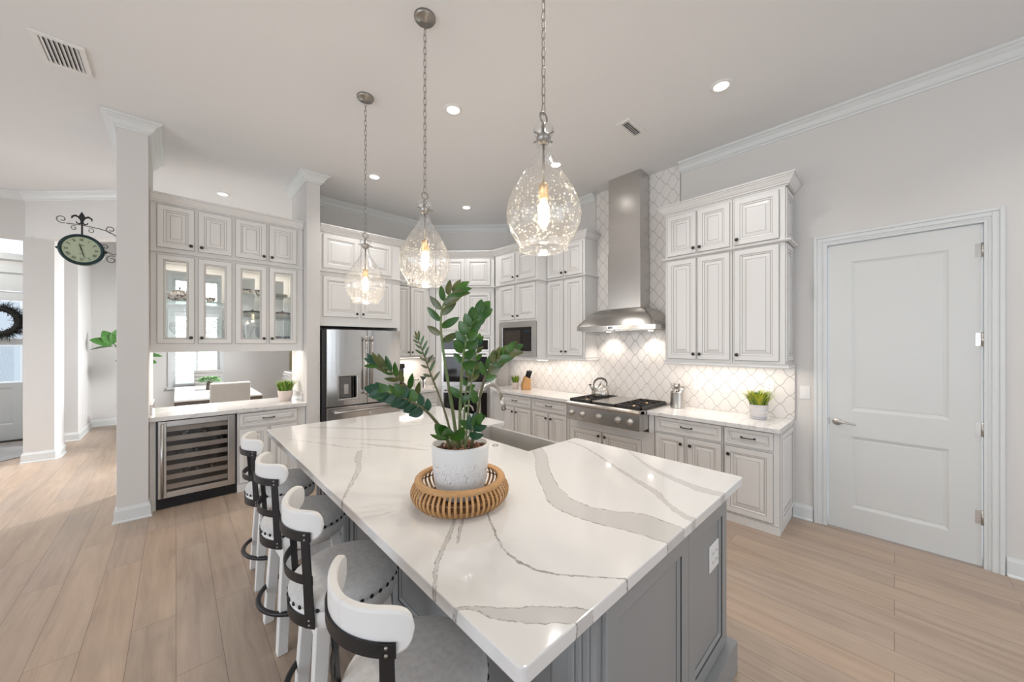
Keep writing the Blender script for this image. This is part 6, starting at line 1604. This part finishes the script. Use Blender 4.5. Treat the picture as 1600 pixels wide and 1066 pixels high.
for b, d, nrm, l, w in (((-0.20, -0.05, 1.60), (-0.75, -0.2, 0.25), (0.3, -1, 0.6), 0.26, 0.16), ((-0.19, -0.05, 1.60), (-0.45, -0.1, 0.85), (0.1, -1, 0.1), 0.25, 0.17), ((-0.20, -0.05, 1.62), (0.25, 0, 1.0), (0.2, -1, 0), 0.24, 0.14),
                        ((-0.19, -0.04, 1.56), (-0.9, -0.1, -0.12), (0, -0.25, 1), 0.27, 0.13), ((-0.18, -0.04, 1.56), (0.8, 0, 0.45), (0, -0.4, 1), 0.25, 0.12), ((-0.16, -0.04, 1.50), (0.85, 0, 0.18), (0, -0.45, 1), 0.24, 0.13),
                        ((-0.12, -0.04, 1.42), (0.55, -0.3, 0.10), (0, -1, 0.5), 0.24, 0.17), ((-0.05, -0.02, 1.30), (0.8, -0.2, 0.3), (0, -1, 0.6), 0.25, 0.17), ((0.17, 0, 1.48), (0.3, -0.2, 1), (0, -1, 0.2), 0.25, 0.16),
                        ((0.17, 0, 1.45), (0.9, -0.2, 0.25), (0, -1, 0.7), 0.27, 0.17), ((0.15, 0, 1.38), (0.95, -0.2, 0.0), (0, -0.5, 1), 0.28, 0.15), ((0.10, 0, 1.28), (0.9, 0, -0.1), (0, -1, 0.7), 0.25, 0.16), ((0.05, 0, 1.2), (-0.6, -0.3, 0.3), (0, -1, 0.7), 0.22, 0.15)):
    leaf(q, Vector(b), Vector(d), Vector(nrm), l*1.15, w*1.1, 0, 0.10)
q.build('leaves', FIG, st_)

# ------------------------------------------------------------------ dining room
TX0, TX1, TY0, TY1 = -0.02, 1.06, 7.28, 9.55
t = thing('dining_table', 'long glossy white dining table with a dark wooden apron beyond the bar', 'dining table', (0, 0, 0))
q = MB(); q.box(TX0, TX1, TY0, TY1, 0.735, 0.762); q.build('tabletop', TABLETOP, t, bevel=0.003)
q = MB(); q.box(TX0, TX1, TY0, TY1, 0.655, 0.735); q.build('apron', DARKWOOD, t)
for x in (TX0+0.07, TX1-0.07):
    for y in (TY0+0.07, TY1-0.07): q = MB(); q.box(x-0.045, x+0.045, y-0.045, y+0.045, 0, 0.655); q.build('leg', DARKWOOD, t)
def parsons(name_label, x, y, rz):
    t = thing('dining_chair', name_label, 'dining chair', (x, y, 0), rz, 'upholstered dining chairs')
    q = MB(); q.box(-0.235, 0.235, -0.24, 0.24, 0.38, 0.50); q.build('seat', LINEN, t, bevel=0.02)
    q = MB(); M = Matrix.Translation((0, 0.235, 0.44)) @ Matrix.Rotation(R_(-8), 4, 'X'); q.box(-0.235, 0.235, -0.045, 0.045, 0, 0.60, 0, M); bk = q.build('backrest', LINEN, t, bevel=0.014)
    q = MB()
    for i in range(5):
        for j in range(7):
            for s in (-1,): q.lathe([(0, 0), (0.009, 0.0), (0.006, 0.006), (0, 0.007)], 8, tuple(M @ Vector((-0.18+i*0.09, s*0.045, 0.06+j*0.08))), 0, Matrix.Rotation(R_(-8), 4, 'X') @ Matrix.Rotation(PI/2, 4, 'X'), cap=False)
    for j in range(7): q.lathe([(0, -0.24), (0.012, -0.238), (0.012, 0.238), (0, 0.24)], 10, tuple(M @ Vector((0, -0.045, 0.06+j*0.08))), 0, Matrix.Rotation(PI/2, 4, 'Y'), cap=False)
    tf = q.build('tufting', LINEN, bk); tf['kind'] = 'stuff'
    for sx in (-1, 1):
        for yy in (-0.2, 0.2): q = MB(); q.cyl((sx*0.2, yy, 0), (sx*0.2, yy, 0.39), 0.018, 8, 0, 0.025); q.build('leg', DARKWOOD, t)
    return t
parsons('grey upholstered chair with its flat back turned to the bar, near end of table', 0.59, 7.02, PI)
parsons('grey upholstered chair at the far end of the table below the window', 0.52, 9.98, 0)
parsons('grey tufted chair seen from the side at the left of the dining table', -0.20, 8.55, PI/2)
parsons('grey tufted chair tucked in on the hidden right side of the dining table', 1.35, 8.40, -PI/2)
t = thing('centerpiece', 'soft green foliage in a dark vase on the dining table', 'vase with plant', (0.45, 8.65, 0.762))
q = MB(); q.lathe([(0, 0.003), (0.045, 0), (0.05, 0.02), (0.040, 0.12), (0.048, 0.16), (0.04, 0.16), (0.035, 0.02), (0, 0.01)], 24, cap=False); q.build('vase', DARKWOOD, t)
q = MB(); rnd = random.Random(6)
for i in range(420):
    a = rnd.uniform(0, 2*PI); e = rnd.uniform(0.0, 1.1); d = Vector((math.cos(a)*math.cos(e), math.sin(a)*math.cos(e), math.sin(e))); b = Vector((0, 0, 0.15))
    tip_ = b+Vector((d.x*0.20, d.y*0.20, d.z*0.11))*rnd.uniform(0.6, 1.05); leaf(q, tip_*0.7+b*0.3, (tip_-b), Vector((rnd.uniform(-1, 1), rnd.uniform(-1, 1), 1)), 0.05, 0.02)
q.build('foliage', principled('pale_green_foliage', (0.20, 0.36, 0.16), 0.6), t)
t = thing('framed_picture', 'narrow antique gold picture frame seen beside the pier', 'picture', (2.29, 10.595, 1.36))
q = MB(); q.rings(-0.17, 0.005, -0.42, 0.12, [(0, -0.030, 0), (0.015, -0.040, 0), (0.035, -0.024, 0), (0.050, -0.030, 0), (0.055, -0.010, 0)], 0.0); q.build('frame', [ANTIQUE], t)
q = MB(); q.box(-0.12, -0.04, -0.012, -0.008, -0.37, 0.07); q.build('canvas', principled('muted_canvas', (0.25, 0.23, 0.18), 0.7), t)
